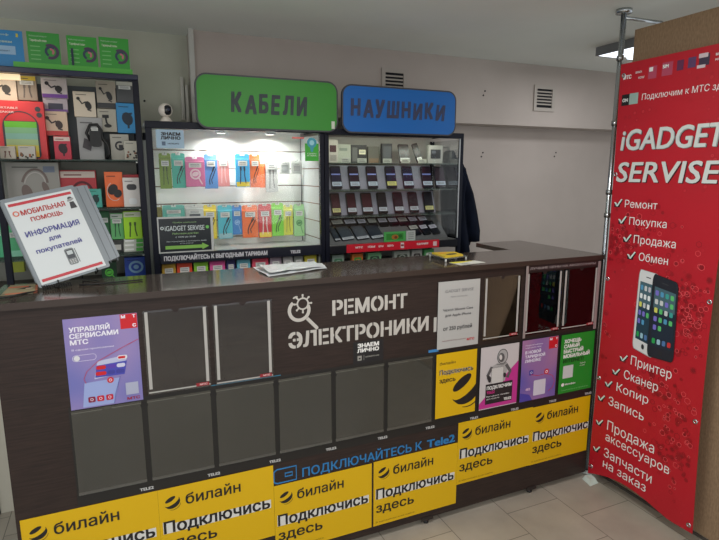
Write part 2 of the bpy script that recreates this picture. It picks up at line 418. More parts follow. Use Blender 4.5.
# the stencilled title
STEN = M((188, 184, 178), .6)
def stencil(body, x0, x1, z0, h, cuts, name, label):
    vs, fs = text_mesh(body, .035, 0)
    sy = h/cap(); a = min(v.x for v in vs); bb = max(v.x for v in vs); sx = (x1-x0)/(bb-a)
    b = Print(FRONT, .0008)
    bm = bmesh.new(); V = [bm.verts.new((x0+(v.x-a)*sx, z0+v.y*sy, v.z)) for v in vs]
    for f in fs:
        try: bm.faces.new([V[i] for i in f])
        except ValueError: pass
    for c in cuts:
        for e in (c-.0024, c+.0024):
            bmesh.ops.bisect_plane(bm, geom=bm.verts[:]+bm.edges[:]+bm.faces[:], plane_co=(e, 0, 0), plane_no=(1, 0, 0))
        bmesh.ops.delete(bm, geom=[f for f in bm.faces if abs(f.calc_center_median().x-c) < .0023], context='FACES')
    bm.verts.index_update()
    b.add([FRONT.p(v.co.x, v.co.y, .0008+v.co.z) for v in bm.verts], [[v.index for v in f.verts] for f in bm.faces], STEN); bm.free()
    o = b.build(name); tag(o, label, 'lettering'); return o
def letter_cuts(body, x0, x1, which):
    # centre of each letter, from the widths of its prefix
    full, _ = text_mesh(body, .035, 0); a = min(v.x for v in full); w = max(v.x for v in full)-a; out = []
    for i, ch in enumerate(body):
        if ch in which:
            e1 = max(v.x for v in text_mesh(body[:i+1], .035, 0)[0])-a
            lw = max(v.x for v in text_mesh(ch, .035, 0)[0])-min(v.x for v in text_mesh(ch, .035, 0)[0])
            out.append(x0+(e1-lw*(1-which[ch]))/w*(x1-x0))
    return out
WH = {'Р': .36, 'Е': .34, 'О': .5, 'Э': .55, 'Л': .50, 'К': .36, 'Т': .33, 'Н': .33}
stencil('РЕМОНТ', .709, 1.035, 1.013, .057, letter_cuts('РЕМОНТ', .709, 1.035, WH), 'title_lettering', 'pale stencilled word for repair in the upper line on the dark counter front')
stencil('ЭЛЕКТРОНИКИ', .533, 1.138, .904, .059, letter_cuts('ЭЛЕКТРОНИКИ', .533, 1.138, WH), 'title_lettering', 'pale stencilled word for electronics, the longer lower line on the counter front')
p = Print(FRONT, .0008); cx, cz = .5775, 1.047
p.ring(STEN, cx, cz, .038, .013, 0, math.radians(128), math.radians(385)); p.line(STEN, [(cx+.030, cz-.034), (cx+.068, cz-.075)], .013)
p.ell(STEN, cx+.068, cz-.075, .0065); gx, gz = cx+.014, cz+.024
p.ring(STEN, gx, gz, .021, .006, 1)
for k in range(8):
    a = math.pi*k/4; p.line(STEN, [(gx+.020*math.cos(a), gz+.020*math.sin(a)), (gx+.034*math.cos(a), gz+.034*math.sin(a))], .006, 1)
    p.ell(STEN, gx+.033*math.cos(a), gz+.033*math.sin(a), .0042, lay=1, n=10)
p.ring(STEN, cx-.010, cz+.036, .016, .006, 0, math.radians(75), math.radians(140))
o = p.build('magnifier_emblem'); tag(o, 'pale stencilled magnifier with a gear on the counter front', 'emblem')

def sheet(name, x0, x1, z0, z1, col, label, cat, d=.0062, group=None, th=.0006, rough=.45):
    b = B(); b.box(x0, x1, CY-d-th, CY-d, z0, z1, M(col, rough)); o = b.build(name); tag(o, label, cat, group)
    return o, Fr((x0, CY-d-th, z0)), x1-x0, z1-z0
K = M((26, 24, 24), .5); WM = M((232, 232, 230), .5); GREYL = M((150, 148, 142), .6)
p = Print(FRONT, .0008); p.rect(STEN, 1.163, .892, 1.177, .955); o = p.build('white_mark'); tag(o, 'short pale upright mark showing left of the white price sheet', 'mark')
# small black sticker
o, f, w, h = sheet('info_sticker', .796, .928, .803, .894, (28, 27, 30), 'small black sticker with white lettering under the stencilled title', 'sticker', .0006)
p = Print(f, .0004); p.text(WM, 'ЗНАЕМ', .018, .066, .016, .112, .05); p.text(WM, 'ЛИЧНО', .016, .046, .015, .112, .05)
p.rect(GREYL, .018, .012, .036, .032); p.rect(K, .023, .018, .031, .024, 1); p.rect(GREYL, .045, .012, .0465, .034); p.text(GREYL, 'НАПИШИТЕ НАМ', .052, .022, .0055, .112, .03); p.build('lettering', o)
# beeline posters
BY = (216, 174, 0)
def ball(p, cx, cy, r, m, lay=0, tilt=.50, clip=None):
    """striped ball: a dark tilted cap, a thick band that bows under it and a thin line at the foot"""
    def put(pts):
        P = [(cx+r*(x*math.cos(tilt)-y*math.sin(tilt)), cy+r*(x*math.sin(tilt)+y*math.cos(tilt))) for x, y in pts]
        if clip: P = [(max(clip[0], min(clip[1], x)), max(clip[2], min(clip[3], y))) for x, y in P]
        p.poly(m, P, lay)
    put([(.70*math.cos(2*math.pi*k/28), .60+.27*math.sin(2*math.pi*k/28)) for k in range(28)])
    n = 22
    for hi, lo, lim in ((lambda u, c: .26-.44*c, lambda u, c: .12-.84*c, 1.0), (lambda u, c: -.93*c, lambda u, c: -1.0*c, .78)):
        for i in range(n):
            us = [-lim+2*lim*k/n for k in (i, i+1)]; cs = [math.sqrt(max(0, 1-u*u)) for u in us]
            put([(us[0], lo(us[0], cs[0])), (us[1], lo(us[1], cs[1])), (us[1], hi(us[1], cs[1])), (us[0], hi(us[0], cs[0]))])
def bee(x0, x1, z0, z1, label, d, part=None):
    o, f, w, h = sheet('yellow_poster', x0, x1, z0, z1, BY, label, 'poster', d, 'yellow posters along the foot of the counter')
    W0 = .417
    p = Print(f, .0004); ball(p, .048, h-.060, .028, K); p.build('ball_logo', o)
    p = Print(f, .0004); k = min(1, (w-.012)/.392)
    p.text(K, 'билайн', .092, h-.076, .042, .290, .014, 1); p.build('brand_lettering', o)
    p = Print(f, .0004)
    body = 'Подключись' if w > .38 else 'Подключис'
    xe = .400 if w > .38 else w-.004
    p.rect(M((214, 214, 210), .5), .010, h-.176, .043, h-.128); p.rect(M((214, 214, 210), .5), .043, h-.176, xe+.004, h-.140)
    p.text(K, body, .012, h-.174, .046, xe, .024, 1); p.text(K, 'здесь', .012, h-.238, .042, .196, .016, 1); p.build('slogan_lettering', o)
    p = Print(f, .0004); p.text(M((120, 100, 20), .6), 'В магазинах и на сайте', .012, .013, .007, .20, .0); p.build('small_print', o)
bee(-.374, .043, .148, .447, 'leftmost yellow poster on the counter foot, starting at the counter end', .0012)
bee(.0435, .460, .148, .447, 'second yellow poster from the left, ending where the blue lettering starts', .0016)
bee(.461, .8785, .062, .358, 'low hung yellow poster under the blue phone emblem', .0012)
bee(.887, 1.3035, .062, .361, 'low hung yellow poster under the end of the blue lettering', .0012)
bee(1.304, 1.7235, .153, .454, 'yellow poster under the pink and the striped ball posters', .0016)
bee(1.724, 2.093, .151, .450, 'yellow poster beside the red banner with its last letter cut off', .0012)
# blue lettering
BL = M((40, 120, 180), .5)
p = Print(FRONT, .0008); p.text(BL, 'ПОДКЛЮЧАЙТЕСЬ К', .576, .370, .037, 1.118, .02)
o = p.build('blue_lettering'); tag(o, 'line of bright blue lettering between the pockets and yellow posters', 'lettering')
p = Print(FRONT, .0008); p.text(BL, 'Tele2', 1.143, .370, .036, 1.288, .035); p.build('brand_lettering', o)
p = Print(FRONT, .0008)
x0, x1, z0, z1 = .463, .552, .366, .424
p.line(BL, [(x0, z1-.008), (x0+.012, z1), (x1, z1), (x1, z0), (x0+.012, z0), (x0, z0+.006)], .006); p.line(BL, [(x0+.044, z0+.022), (x1-.016, z0+.022), (x1-.016, z1-.022), (x0+.044, z1-.022)], .006, 0, True); p.line(BL, [(x0+.0, z1-.006), (x0+.0, z0+.006)], .004)
o = p.build('blue_emblem'); tag(o, 'bright blue outline emblem left of the blue lettering', 'emblem')

# lilac poster
LIL = noise_mat('lilac_paper', (104, 110, 180), (165, 140, 186), 5.5, .4, (1, 1, .6), 1, .3, .7)
o, f, w, h = sheet('lilac_poster', -.197, .020, .793, 1.097, (140, 130, 190), 'lilac service poster with a red corner square, leftmost on the counter', 'poster', .0012)
o.data.materials[0] = LIL
RED = M((200, 22, 36), .5); LW = M((235, 232, 245), .5)
p = Print(f, .0004); p.rect(RED, w-.052, h-.050, w-.001, h-.001); p.text(LW, 'М', w-.049, h-.014, .010, w-.036, .05); p.text(LW, 'Т', w-.015, h-.014, .010, w-.005, .05); p.text(LW, 'С', w-.016, h-.045, .010, w-.005, .05); p.build('red_square', o)
p = Print(f, .0004)
for i, s_ in enumerate(['УПРАВЛЯЙ', 'СЕРВИСАМИ', 'МТС']): p.text(LW, s_, .015, h-.044-.021*i, .0155, .015+[.118, .142, .052][i], .035)
p.text(LW, 'В одном приложении', .018, h-.106, .0055, .14, .0); p.build('lettering', o)
p = Print(f, .0004)
p.line(LW, rr(.018, h-.142, .086, h-.122, .0095), .001, 0, True); p.ell(M((215, 215, 220), .5), .030, h-.132, .009, lay=1)
p.poly(M((150, 165, 215), .5), [(.035, .004), (.128, .004), (.150, .090), (.045, .086)])
p.poly(M((186, 190, 220), .5), [(.075, .095), (.165, .105), (.178, .165), (.088, .155)])
p.poly(M((70, 72, 175), .5), [(.078, .100), (.166, .100), (.176, .146), (.084, .140)], 1)
p.rect(RED, .083, .126, .112, .139, 2, .006); p.rect(M((88, 60, 170), .5), .114, .126, .142, .139, 2, .005); p.rect(M((205, 205, 225), .5), .144, .126, .170, .139, 2, .006)
p.rect(RED, .080, .106, .112, .119, 2, .006); p.rect(M((60, 60, 150), .5), .115, .106, .138, .119, 2, .005); p.rect(M((60, 60, 150), .5), .141, .106, .166, .119, 2, .005)
p.rect(M((225, 225, 235), .5), .148, .152, .178, .166, 2, .006); p.rect(RED, .150, .155, .172, .163, 3, .003)
for i, xx in enumerate((.052, .078, .105)):
    p.rect(M((190, 20, 50) if i else (130, 20, 60), .5), xx, .018, xx+.021, .037, 2, .004); p.ring(LW, xx+.0105, .0275, .004, .0015, 3)
p.ell(RED, .122, .086, .010, lay=2); p.ring(LW, .122, .086, .004, .0015, 3)
p.line(RED, [(w-.001, .215), (.16, .19), (.09, .155), (.055, .125), (.045, .10), (.05, .085)], .0014, 3); p.line(M((60, 70, 160), .5), [(.128, .004), (.135, .04), (.152, .095)], .0012, 3)
p.rect(M((168, 172, 196), .5), .166, .026, .205, .068, 1); p.text(M((150, 20, 50), .5), 'МТС', .168, .008, .009, .208, .04)
p.build('app_picture', o)
# white price sheet
o, f, w, h = sheet('price_sheet', 1.178, 1.387, .813, 1.105, (178, 178, 176), 'crumpled white printed price sheet right of the stencilled title', 'paper sheet', .0062)
DG = M((70, 70, 72), .6)
p = Print(f, .0004); p.text(M((110, 110, 112), .6), 'iGADGET SERVISE', .032, h-.048, .013, w-.034, .0); p.text(M((120, 120, 120), .6), 'Сервис и аксессуары', .060, h-.070, .006, w-.065)
p.text(DG, 'Чехол Silicone Case', .025, h-.128, .011, w-.033, .01); p.text(DG, 'для Apple iPhone', .035, h-.152, .011, w-.042, .01); p.text(M((45, 45, 48), .6), 'от 250 рублей', .028, h-.212, .017, w-.035, .015)
p.text(M((120, 60, 60), .6), 'Цены действительны в магазине', .025, .032, .005, w-.065); p.text(M((190, 30, 40), .5), 'МТС', w-.060, .024, .010, w-.020, .04); p.build('lettering', o)
# yellow striped-ball poster
o, f, w, h = sheet('striped_ball_poster', 1.178, 1.385, .499, .791, BY, 'small yellow poster with a big black striped ball', 'poster', .0062)
p = Print(f, .0004); p.text(K, 'билайн', .016, h-.050, .013, .095, .0); p.text(M((200, 200, 196), .5), 'Подключись', .016, h-.094, .021, w-.018, .05, 0); p.text(K, 'Подключись', .016, h-.094, .021, w-.018, .02, 1); p.text(K, 'здесь', .016, h-.130, .020, .098, .02); p.build('lettering', o)
p = Print(f, .0004); ball(p, .162, .108, .080, K, 0, .62, (0, w, .003, h)); p.build('striped_ball', o)
# pink poster
o, f, w, h = sheet('pink_poster', 1.407, 1.6175, .496, .790, (196, 190, 192), 'white and pink poster with a grey suited figure holding a board', 'poster', .0062)
MG = M((190, 50, 140), .5)
p = Print(f, .0004); p.poly(MG, [(0.0, .004), (w, .004), (w, h-.085), (.028, .055), (.0, .03)]); p.rect(M((34, 30, 34), .5), .032, .022, .182, .118, 1)
p.text(WM, 'ПОДКЛЮЧИМ', .038, .092, .016, .176, .03, 2); p.text(M((200, 40, 130), .5), 'TELE2', .038, .072, .013, .082, .03, 2); p.text(WM, 'Выгодные тарифы', .038, .056, .006, .165, .0, 2); p.text(WM, 'для общения', .038, .044, .006, .110, .0, 2); p.text(WM, 'TELE2', .135, .028, .012, .178, .04, 2); p.build('lettering', o)
p = Print(f, .0008); g1, g2, g3 = M((168, 166, 166), .5), M((90, 88, 90), .5), M((48, 46, 50), .5)
p.poly(g1, [(.060, .122), (.138, .122), (.150, .190), (.140, .212), (.100, .216), (.062, .200)]); p.ell(g1, .118, .240, .030, .036, 0, 1); p.ring(g3, .118, .240, .028, .003, 2, b=.034); p.ell(g2, .112, .236, .017, .022, .2, 2); p.ell(M((205, 200, 198), .5), .107, .238, .008, .013, .2, 3)
p.line(g2, [(.140, .200), (.165, .165), (.150, .135)], .016, 1); p.line(g2, [(.062, .198), (.040, .160), (.058, .140)], .016, 1); p.rect(M((200, 198, 196), .5), .060, .118, .126, .192, 2); p.line(g3, [(.060, .118), (.126, .118), (.126, .192), (.060, .192)], .0012, 3, True)
for q in ((.044, .150), (.050, .138), (.134, .150)): p.ell(g3, q[0], q[1], .008, .012, .3, 3)
p.line(g3, [(.085, .208), (.120, .200), (.142, .210)], .002, 3); p.build('figure_picture', o)
# violet tariff poster
o, f, w, h = sheet('violet_poster', 1.637, 1.850, .494, .793, (120, 100, 190), 'violet tariff poster with a red corner square and a looping line', 'poster', .0062)
o.data.materials[0] = noise_mat('violet_paper', (96, 88, 170), (190, 130, 150), 4, .4, (1, 1, .7), 1, .35, .7)
p = Print(f, .0004); p.rect(RED, w-.056, h-.058, w-.002, h-.002); p.text(LW, 'М', w-.052, h-.016, .010, w-.038, .05); p.text(LW, 'Т', w-.016, h-.016, .010, w-.005, .05); p.text(LW, 'С', w-.018, h-.052, .010, w-.006, .05); p.build('red_square', o)
p = Print(f, .0004); p.text(LW, 'Подключайтесь', .018, h-.028, .006, .120); p.text(LW, 'к выгодной связи', .018, h-.040, .006, .110)
for i, s_ in enumerate(['В НОВОЙ', 'ТАРИФНОЙ', 'ЛИНЕЙКЕ']): p.text(LW, s_, .018, h-.066-.021*i, .014, .018+[.092, .118, .095][i], .03)
p.build('lettering', o)
p = Print(f, .0004); p.rect(M((50, 50, 150), .5), .048, .125, .072, .150, 1, .004); p.ring(LW, .060, .1375, .005, .002, 2); p.ell(RED, .152, .130, .014, lay=1); p.ring(LW, .152, .130, .006, .003, 2)
p.line(RED, [(.06, .128), (.10, .118), (.15, .120), (.19, .105), (.205, .075), (.195, .045), (.17, .03)], .0022, 1)
p.rect(M((205, 200, 215), .5), .078, .020, .150, .096, 1, .005); p.text(M((225, 190, 215), .5), '483', .030, .052, .012, .058, .03); p.poly(M((74, 66, 160), .5), [(.0, 0), (.075, 0), (.055, .03), (.0, .045)]); p.build('loop_picture', o)
# green poster
o, f, w, h = sheet('green_poster', 1.8705, 2.083, .494, .791, (24, 138, 40), 'bright green internet poster next to the red banner', 'poster', .0062)
p = Print(f, .0004)
for i, s_ in enumerate(['ХОЧЕШЬ', 'САМЫЙ', 'БЫСТРЫЙ', 'МОБИЛЬНЫЙ']): p.text(WM, s_, .018, h-.042-.025*i, .0175, .018+[.108, .098, .124, .168][i], .045)
p.text(M((10, 60, 20), .5), 'ИНТЕРНЕТ?', .018, h-.142, .0175, .150, .045); p.text(WM, 'Покажем', .128, .138, .007, .162); p.text(WM, 'лучший', .128, .126, .007, .158); p.text(WM, 'МегаФон', .040, .040, .009, .105, .02); p.text(M((150, 220, 150), .5), 'Подробности у продавца', .020, .014, .004, .19); p.ell(WM, .026, .044, .009); p.rect(M((200, 205, 205), .5), .022, .076, .086, .140, 0, .003); p.build('lettering', o)
# ---- measured data (metres) ----
PACKS_LIT = [
    (0.189, 0.246, 1.471, 1.65, 2.97, (122, 150, 45), 'cable2', (60, 80, 30), None, 'olive green cable pack hanging leftmost in the upper row of the lit glass case'),
    (0.249, 0.316, 1.474, 1.651, 2.965, (70, 185, 165), 'cable', (25, 40, 45), None, 'teal cable pack with a black cable, between olive and pink packs in the upper row'),
    (0.314, 0.411, 1.481, 1.633, 2.95, (214, 112, 160), 'loop', (235, 205, 215), None, 'wide pink pack with a pale coiled cable in the upper row of the lit case'),
    (0.412, 0.479, 1.469, 1.65, 2.965, (85, 140, 205), 'cable', (20, 25, 40), None, 'mid blue cable pack just right of the wide pink pack in the upper row'),
    (0.48, 0.542, 1.48, 1.647, 2.97, (232, 150, 150), 'cable2', (240, 200, 200), None, 'salmon pink pack right of the mid blue pack in the upper row'),
    (0.573, 0.65, 1.475, 1.652, 2.96, (60, 165, 220), 'cable2', (20, 40, 70), (225, 200, 50), 'bright blue cable pack with a yellow foot, left of the tall orange pack'),
    (0.651, 0.709, 1.474, 1.652, 2.965, (240, 112, 50), 'cable', (60, 30, 20), None, 'tall orange cable pack overlapping a shorter one in the upper row'),
    (0.709, 0.74, 1.471, 1.61, 2.98, (238, 120, 60), 'none', (0, 0, 0), None, 'short narrow orange pack peeking out right of the tall orange one'),
    (0.739, 0.808, 1.446, 1.642, 2.97, (196, 198, 196), 'cable2', (120, 120, 120), None, 'pale grey pack with two grey cords right of the orange packs'),
    (0.818, 0.878, 1.546, 1.624, 2.97, (205, 208, 205), 'block', (165, 170, 168), None, 'small white boxed charger, the left one of the pair by the green tag'),
    (0.887, 0.951, 1.546, 1.62, 2.97, (208, 210, 206), 'block', (170, 172, 170), None, 'small white boxed charger, the one closest to the green tag'),
    (0.154, 0.19, 1.299, 1.387, 2.98, (130, 120, 50), 'none', (0, 0, 0), None, 'dark olive pack mostly hidden behind the black opening-hours sign'),
    (0.191, 0.3, 1.266, 1.386, 2.965, (95, 185, 170), 'block', (150, 210, 200), None, 'wide teal pack showing above the black opening-hours sign'),
    (0.305, 0.397, 1.262, 1.383, 2.965, (205, 208, 205), 'block', (90, 95, 100), None, 'white pack with a black print above the black opening-hours sign'),
    (0.395, 0.462, 1.2, 1.383, 2.965, (232, 208, 60), 'cable', (60, 50, 20), None, 'yellow cable pack half covered by the right edge of the opening-hours sign'),
    (0.468, 0.544, 1.2, 1.38, 2.955, (75, 185, 205), 'cable', (20, 35, 50), (150, 190, 200), 'turquoise cable pack with a dark cable in the lower row'),
    (0.546, 0.598, 1.218, 1.378, 2.965, (60, 130, 200), 'loop', (150, 190, 230), None, 'deep blue pack with a pale loop between turquoise and orange packs'),
    (0.598, 0.684, 1.199, 1.377, 2.955, (240, 115, 55), 'cable', (50, 30, 25), None, 'wide orange cable pack with a dark cable in the lower row'),
    (0.688, 0.761, 1.195, 1.381, 2.955, (205, 50, 55), 'cable2', (230, 215, 210), (235, 210, 60), 'red cable pack with a yellow foot in the lower row'),
    (0.764, 0.832, 1.2, 1.385, 2.96, (130, 215, 60), 'cable', (25, 40, 20), None, 'lime green cable pack right of the red one in the lower row'),
    (0.833, 0.888, 1.202, 1.372, 2.965, (215, 215, 75), 'cable2', (150, 150, 60), None, 'yellow-green cable pack between lime and pale green packs'),
    (0.894, 0.97, 1.193, 1.376, 2.965, (165, 215, 150), 'loop', (90, 150, 90), None, 'pale green cable pack at the right end of the lower row'),
]
PACKS_LOW = [
    (0.152, 0.224, 1.044, 1.121, (205, 165, 60), 'yellow pack at the left end under the black lettered rail'),
    (0.225, 0.301, 1.038, 1.12, (225, 80, 50), 'orange-red pack under the black lettered rail'),
    (0.306, 0.378, 1.032, 1.115, (140, 205, 60), 'lime pack standing under the black lettered rail'),
    (0.382, 0.462, 1.036, 1.113, (225, 90, 160), 'magenta pack standing under the black lettered rail'),
    (0.465, 0.513, 1.042, 1.114, (60, 60, 110), 'dark indigo pack under the black lettered rail'),
    (0.518, 0.59, 1.037, 1.12, (110, 185, 205), 'pale turquoise pack under the black lettered rail'),
    (0.596, 0.685, 1.041, 1.122, (225, 85, 110), 'coral red pack under the black lettered rail, behind the paper sheets'),
    (0.69, 0.755, 1.035, 1.12, (165, 150, 165), 'mauve grey pack under the rail, behind the paper sheets'),
    (0.761, 0.816, 1.041, 1.122, (190, 190, 190), 'light grey pack under the rail, left of a dim grey one'),
    (0.821, 0.874, 1.042, 1.124, (150, 155, 150), 'dim grey pack under the rail, next to the yellow end pack'),
    (0.88, 0.951, 1.043, 1.125, (200, 190, 60), 'mustard yellow pack at the right end under the black lettered rail'),
]
RACK_PACKS = [
    (-0.515, -0.398, 1.87, 1.982, 2.95, 0.03, (222, 205, 185), 'holder', (40, 35, 35), None, 'cream phone holder box at the upper left corner of the left rack', 'box'),
    (-0.395, -0.318, 1.877, 1.986, 2.95, 0.02, (150, 135, 120), 'cable2', (95, 85, 80), (205, 180, 60, 'top'), 'brown-grey pack with a yellow header beside the cream holder box', 'package'),
    (-0.299, -0.194, 1.892, 1.981, 2.94, 0.03, (200, 190, 190), 'holder', (40, 35, 40), (110, 60, 150), 'white box with a purple foot stripe near the top of the left rack', 'box'),
    (-0.299, -0.199, 1.831, 1.893, 2.95, 0.03, (180, 170, 180), 'block', (60, 60, 80), (120, 80, 150), 'white box with a dark device below the purple-striped box', 'box'),
    (-0.495, -0.294, 1.608, 1.868, 2.9, 0.09, (212, 52, 58), 'speaker', (0, 0, 0), None, 'big red box picturing a green to yellow speaker bag', 'box'),
    (-0.31, -0.205, 1.722, 1.832, 2.935, 0.03, (215, 190, 165), 'holder', (60, 45, 45), (200, 60, 60), 'beige box with a gooseneck holder right of the big red box', 'box'),
    (-0.173, -0.08, 1.812, 1.928, 2.94, 0.03, (218, 205, 185), 'holder', (30, 30, 30), None, 'cream box with a black car holder, topmost over the tall grey box', 'box'),
    (-0.166, -0.058, 1.61, 1.81, 2.93, 0.04, (165, 165, 165), 'phone', (70, 65, 70), None, 'tall grey box with a tilted phone picture behind the hanging black charger', 'box'),
    (-0.073, 0.011, 1.857, 1.982, 2.95, 0.03, (175, 165, 150), 'holder', (35, 35, 38), (60, 60, 62), 'taupe box with a black phone mount beside the dark grey pack', 'box'),
    (0.014, 0.09, 1.887, 1.987, 2.95, 0.03, (72, 74, 76), 'none', (30, 30, 30), (190, 190, 180, 'top'), 'dark grey pack with a pale header at the upper right corner of the rack', 'package'),
    (-0.076, 0.006, 1.747, 1.854, 2.945, 0.03, (185, 180, 165), 'mount', (20, 20, 22), None, 'pale box with a black T shaped mount left of the bright blue box', 'box'),
    (0.008, 0.099, 1.743, 1.884, 2.94, 0.03, (40, 140, 200), 'blob', (20, 40, 60), None, 'bright blue box with a dark bracket picture by the rack post', 'box'),
    (-0.029, 0.054, 1.612, 1.735, 2.92, 0.03, (195, 190, 178), 'clip', (50, 50, 55), None, 'white box with a black clip standing behind the smaller printed box', 'box'),
    (0.03, 0.099, 1.611, 1.703, 2.88, 0.03, (215, 210, 195), 'busy', (50, 40, 35), None, 'small cream box with busy dark print at the right end of the top shelf', 'box'),
    (-0.267, -0.198, 1.609, 1.718, 2.9, 0.03, (200, 45, 70), 'blob', (40, 20, 30), (220, 200, 190, 'top'), 'small crimson box right of the big red speaker box', 'box'),
    (-0.466, -0.408, 1.604, 1.665, 2.8, 0.03, (200, 190, 175), 'cable2', (120, 80, 70), None, 'little white price box with wire print in front of the red box, left one', 'box'),
    (-0.397, -0.333, 1.605, 1.667, 2.8, 0.03, (195, 190, 180), 'busy', (90, 80, 50), None, 'little white box with coloured dots in front of the red box, right one', 'box'),
    (-0.459, -0.252, 1.429, 1.597, 2.84, 0.1, (150, 148, 142), 'headphone', (115, 100, 95), None, 'large grey headphones box on the middle shelf behind the binder', 'box'),
    (-0.254, -0.102, 1.392, 1.563, 2.86, 0.08, (178, 50, 58), 'headphone2', (90, 25, 35), (205, 190, 180, 'top'), 'dark red headphones box between the grey box and the orange pack', 'box'),
    (-0.135, -0.083, 1.393, 1.478, 2.8, 0.03, (75, 170, 155), 'blob', (30, 60, 60), None, 'small teal box in front of the dark red headphones box', 'box'),
    (-0.066, 0.012, 1.39, 1.556, 2.82, 0.03, (232, 105, 45), 'watch', (30, 28, 30), None, 'orange box with a black round gadget on the middle shelf', 'box'),
    (0.011, 0.083, 1.39, 1.529, 2.79, 0.03, (215, 210, 205), 'case', (50, 50, 55), None, 'white earphone box at the right end of the middle shelf', 'box'),
    (0.014, 0.084, 1.392, 1.543, 2.85, 0.03, (200, 50, 60), 'none', (0, 0, 0), None, 'red box standing behind the white earphone box', 'box'),
    (-0.103, -0.059, 1.233, 1.371, 2.84, 0.03, (35, 95, 55), 'none', (0, 0, 0), (190, 195, 185), 'dark green pack just right of the binder spine', 'package'),
    (-0.055, 0.001, 1.237, 1.362, 2.82, 0.03, (100, 175, 110), 'cable2', (40, 90, 60), (200, 205, 200, 'top'), 'medium green earphone pack between dark green and lime packs', 'package'),
    (0.002, 0.082, 1.234, 1.371, 2.8, 0.03, (160, 215, 30), 'cable2', (60, 90, 20), (210, 215, 190, 'top'), 'bright lime earphone box near the rack post', 'box'),
    (-0.061, -0.006, 1.172, 1.233, 2.82, 0.05, (60, 62, 60), 'block', (190, 190, 185), None, 'black and white carton under the medium green pack', 'box'),
    (-0.556, -0.496, 1.155, 1.334, 2.84, 0.03, (70, 175, 125), 'none', (0, 0, 0), None, 'green pack cut off at the left edge of the rack', 'package'),
    (-0.478, -0.429, 1.196, 1.318, 2.84, 0.03, (90, 185, 130), 'none', (0, 0, 0), (150, 220, 190), 'green pack seen left of the tilted binder', 'package'),
]
RACK_STACK = [
    (-0.003, 0.097, 1.209, 1.232, (150, 190, 120), 'topmost thin white and green carton of the stack by the rack post'),
    (-0.005, 0.096, 1.187, 1.208, (170, 185, 150), 'middle thin white and green carton of the stack by the rack post'),
    (-0.006, 0.094, 1.168, 1.186, (120, 180, 100), 'bottom thin white and green carton of the stack by the rack post'),
]
RACK_LOW = [
    (-0.112, -0.045, 1.027, 1.125, 2.84, 0.04, (40, 70, 50), 'loop', (90, 190, 70), 'black pack with a green cable print under the binder corner'),
    (-0.008, 0.094, 1.021, 1.145, 2.82, 0.04, (45, 75, 165), 'ring', (130, 170, 200), 'royal blue box with a pale round picture at the bottom by the rack post'),
    (-0.484, -0.429, 1.113, 1.155, 2.84, 0.04, (190, 200, 70), 'none', (0, 0, 0), 'flat yellow-green pack left of the binder'),
]
TARIFF = [
    (-0.473, -0.333, 1.994, 2.137, (35, 130, 190), 'blue tariff sheet leftmost above the left rack'),
    (-0.318, -0.196, 2.004, 2.14, (50, 150, 55), 'first green tariff sheet right of the blue one above the rack'),
    (-0.169, -0.051, 2.009, 2.138, (50, 155, 50), 'middle green tariff sheet above the left rack'),
    (-0.042, 0.079, 2.01, 2.144, (50, 155, 50), 'last green tariff sheet at the right end above the left rack'),
]
# ================================================================ the red banner
BX = 2.10
def banner_mat():
    m = bpy.data.materials.new('banner_print'); m.use_nodes = True
    n = m.node_tree.nodes; L = m.node_tree.links; b = n['Principled BSDF']
    tc = n.new('ShaderNodeTexCoord'); v = n.new('ShaderNodeTexVoronoi'); v.inputs['Scale'].default_value = 26; v.feature = 'F1'
    r = n.new('ShaderNodeValToRGB'); e = r.color_ramp.elements; e[0].position = .0; e[0].color = lin((150, 16, 28)); e[1].position = .12; e[1].color = lin((206, 62, 70))
    k = e.new(.2); k.color = lin((150, 14, 26)); k = e.new(.34); k.color = lin((172, 20, 34))
    t = n.new('ShaderNodeTexNoise'); t.inputs['Scale'].default_value = 3.2; t.inputs['Detail'].default_value = 2
    r2 = n.new('ShaderNodeValToRGB'); r2.color_ramp.elements[0].position = .50; r2.color_ramp.elements[1].position = .64
    s = n.new('ShaderNodeMath'); s.operation = 'MULTIPLY'; s.inputs[1].default_value = .6
    mx = n.new('ShaderNodeMix'); mx.data_type = 'RGBA'; mx.inputs[6].default_value = lin((180, 18, 36))
    L.new(tc.outputs['Object'], v.inputs['Vector']); L.new(tc.outputs['Object'], t.inputs['Vector'])
    L.new(v.outputs['Distance'], r.inputs[0]); L.new(t.outputs['Fac'], r2.inputs[0]); L.new(r2.outputs[0], s.inputs[0])
    L.new(s.outputs[0], mx.inputs[0]); L.new(r.outputs[0], mx.inputs[7]); L.new(mx.outputs[2], b.inputs['Base Color'])
    b.inputs['Roughness'].default_value = .48
    return m
# cloth outline: left edge bows a little, the foot hangs lower at the free corner
def ban_l(z): return 1.857-.012*math.sin(math.pi*z/2.03)
def ban_r(z): return 1.295+.032*math.sin(math.pi*min(1, max(0, z)/2.03)) 
nz, ny = 40, 14; vs = []; fs = []
for i in range(nz+1):
    z_ = i/nz
    for j in range(ny+1):
        q = j/ny; z0 = .030+.055*math.sin(math.pi*min(1, q*1.25))**1.0*(1-q*.4)+.025*q
        z = z0+(2.03-z0)*z_; y = ban_l(z)+(ban_r(z)-ban_l(z))*q
        vs.append((BX, y, z))
nq = len(vs); 
vs2 = vs+[(x+.0008, y, z) for x, y, z in vs]
for i in range(nz):
    for j in range(ny):
        a = i*(ny+1)+j; fs.append((a, a+1, a+ny+2, a+ny+1)); fs.append((nq+a, nq+a+ny+1, nq+a+ny+2, nq+a+1))
rim = [j for j in range(ny+1)]+[i*(ny+1)+ny for i in range(1, nz+1)]+[nz*(ny+1)+j for j in range(ny-1, -1, -1)]+[i*(ny+1) for i in range(nz-1, 0, -1)]
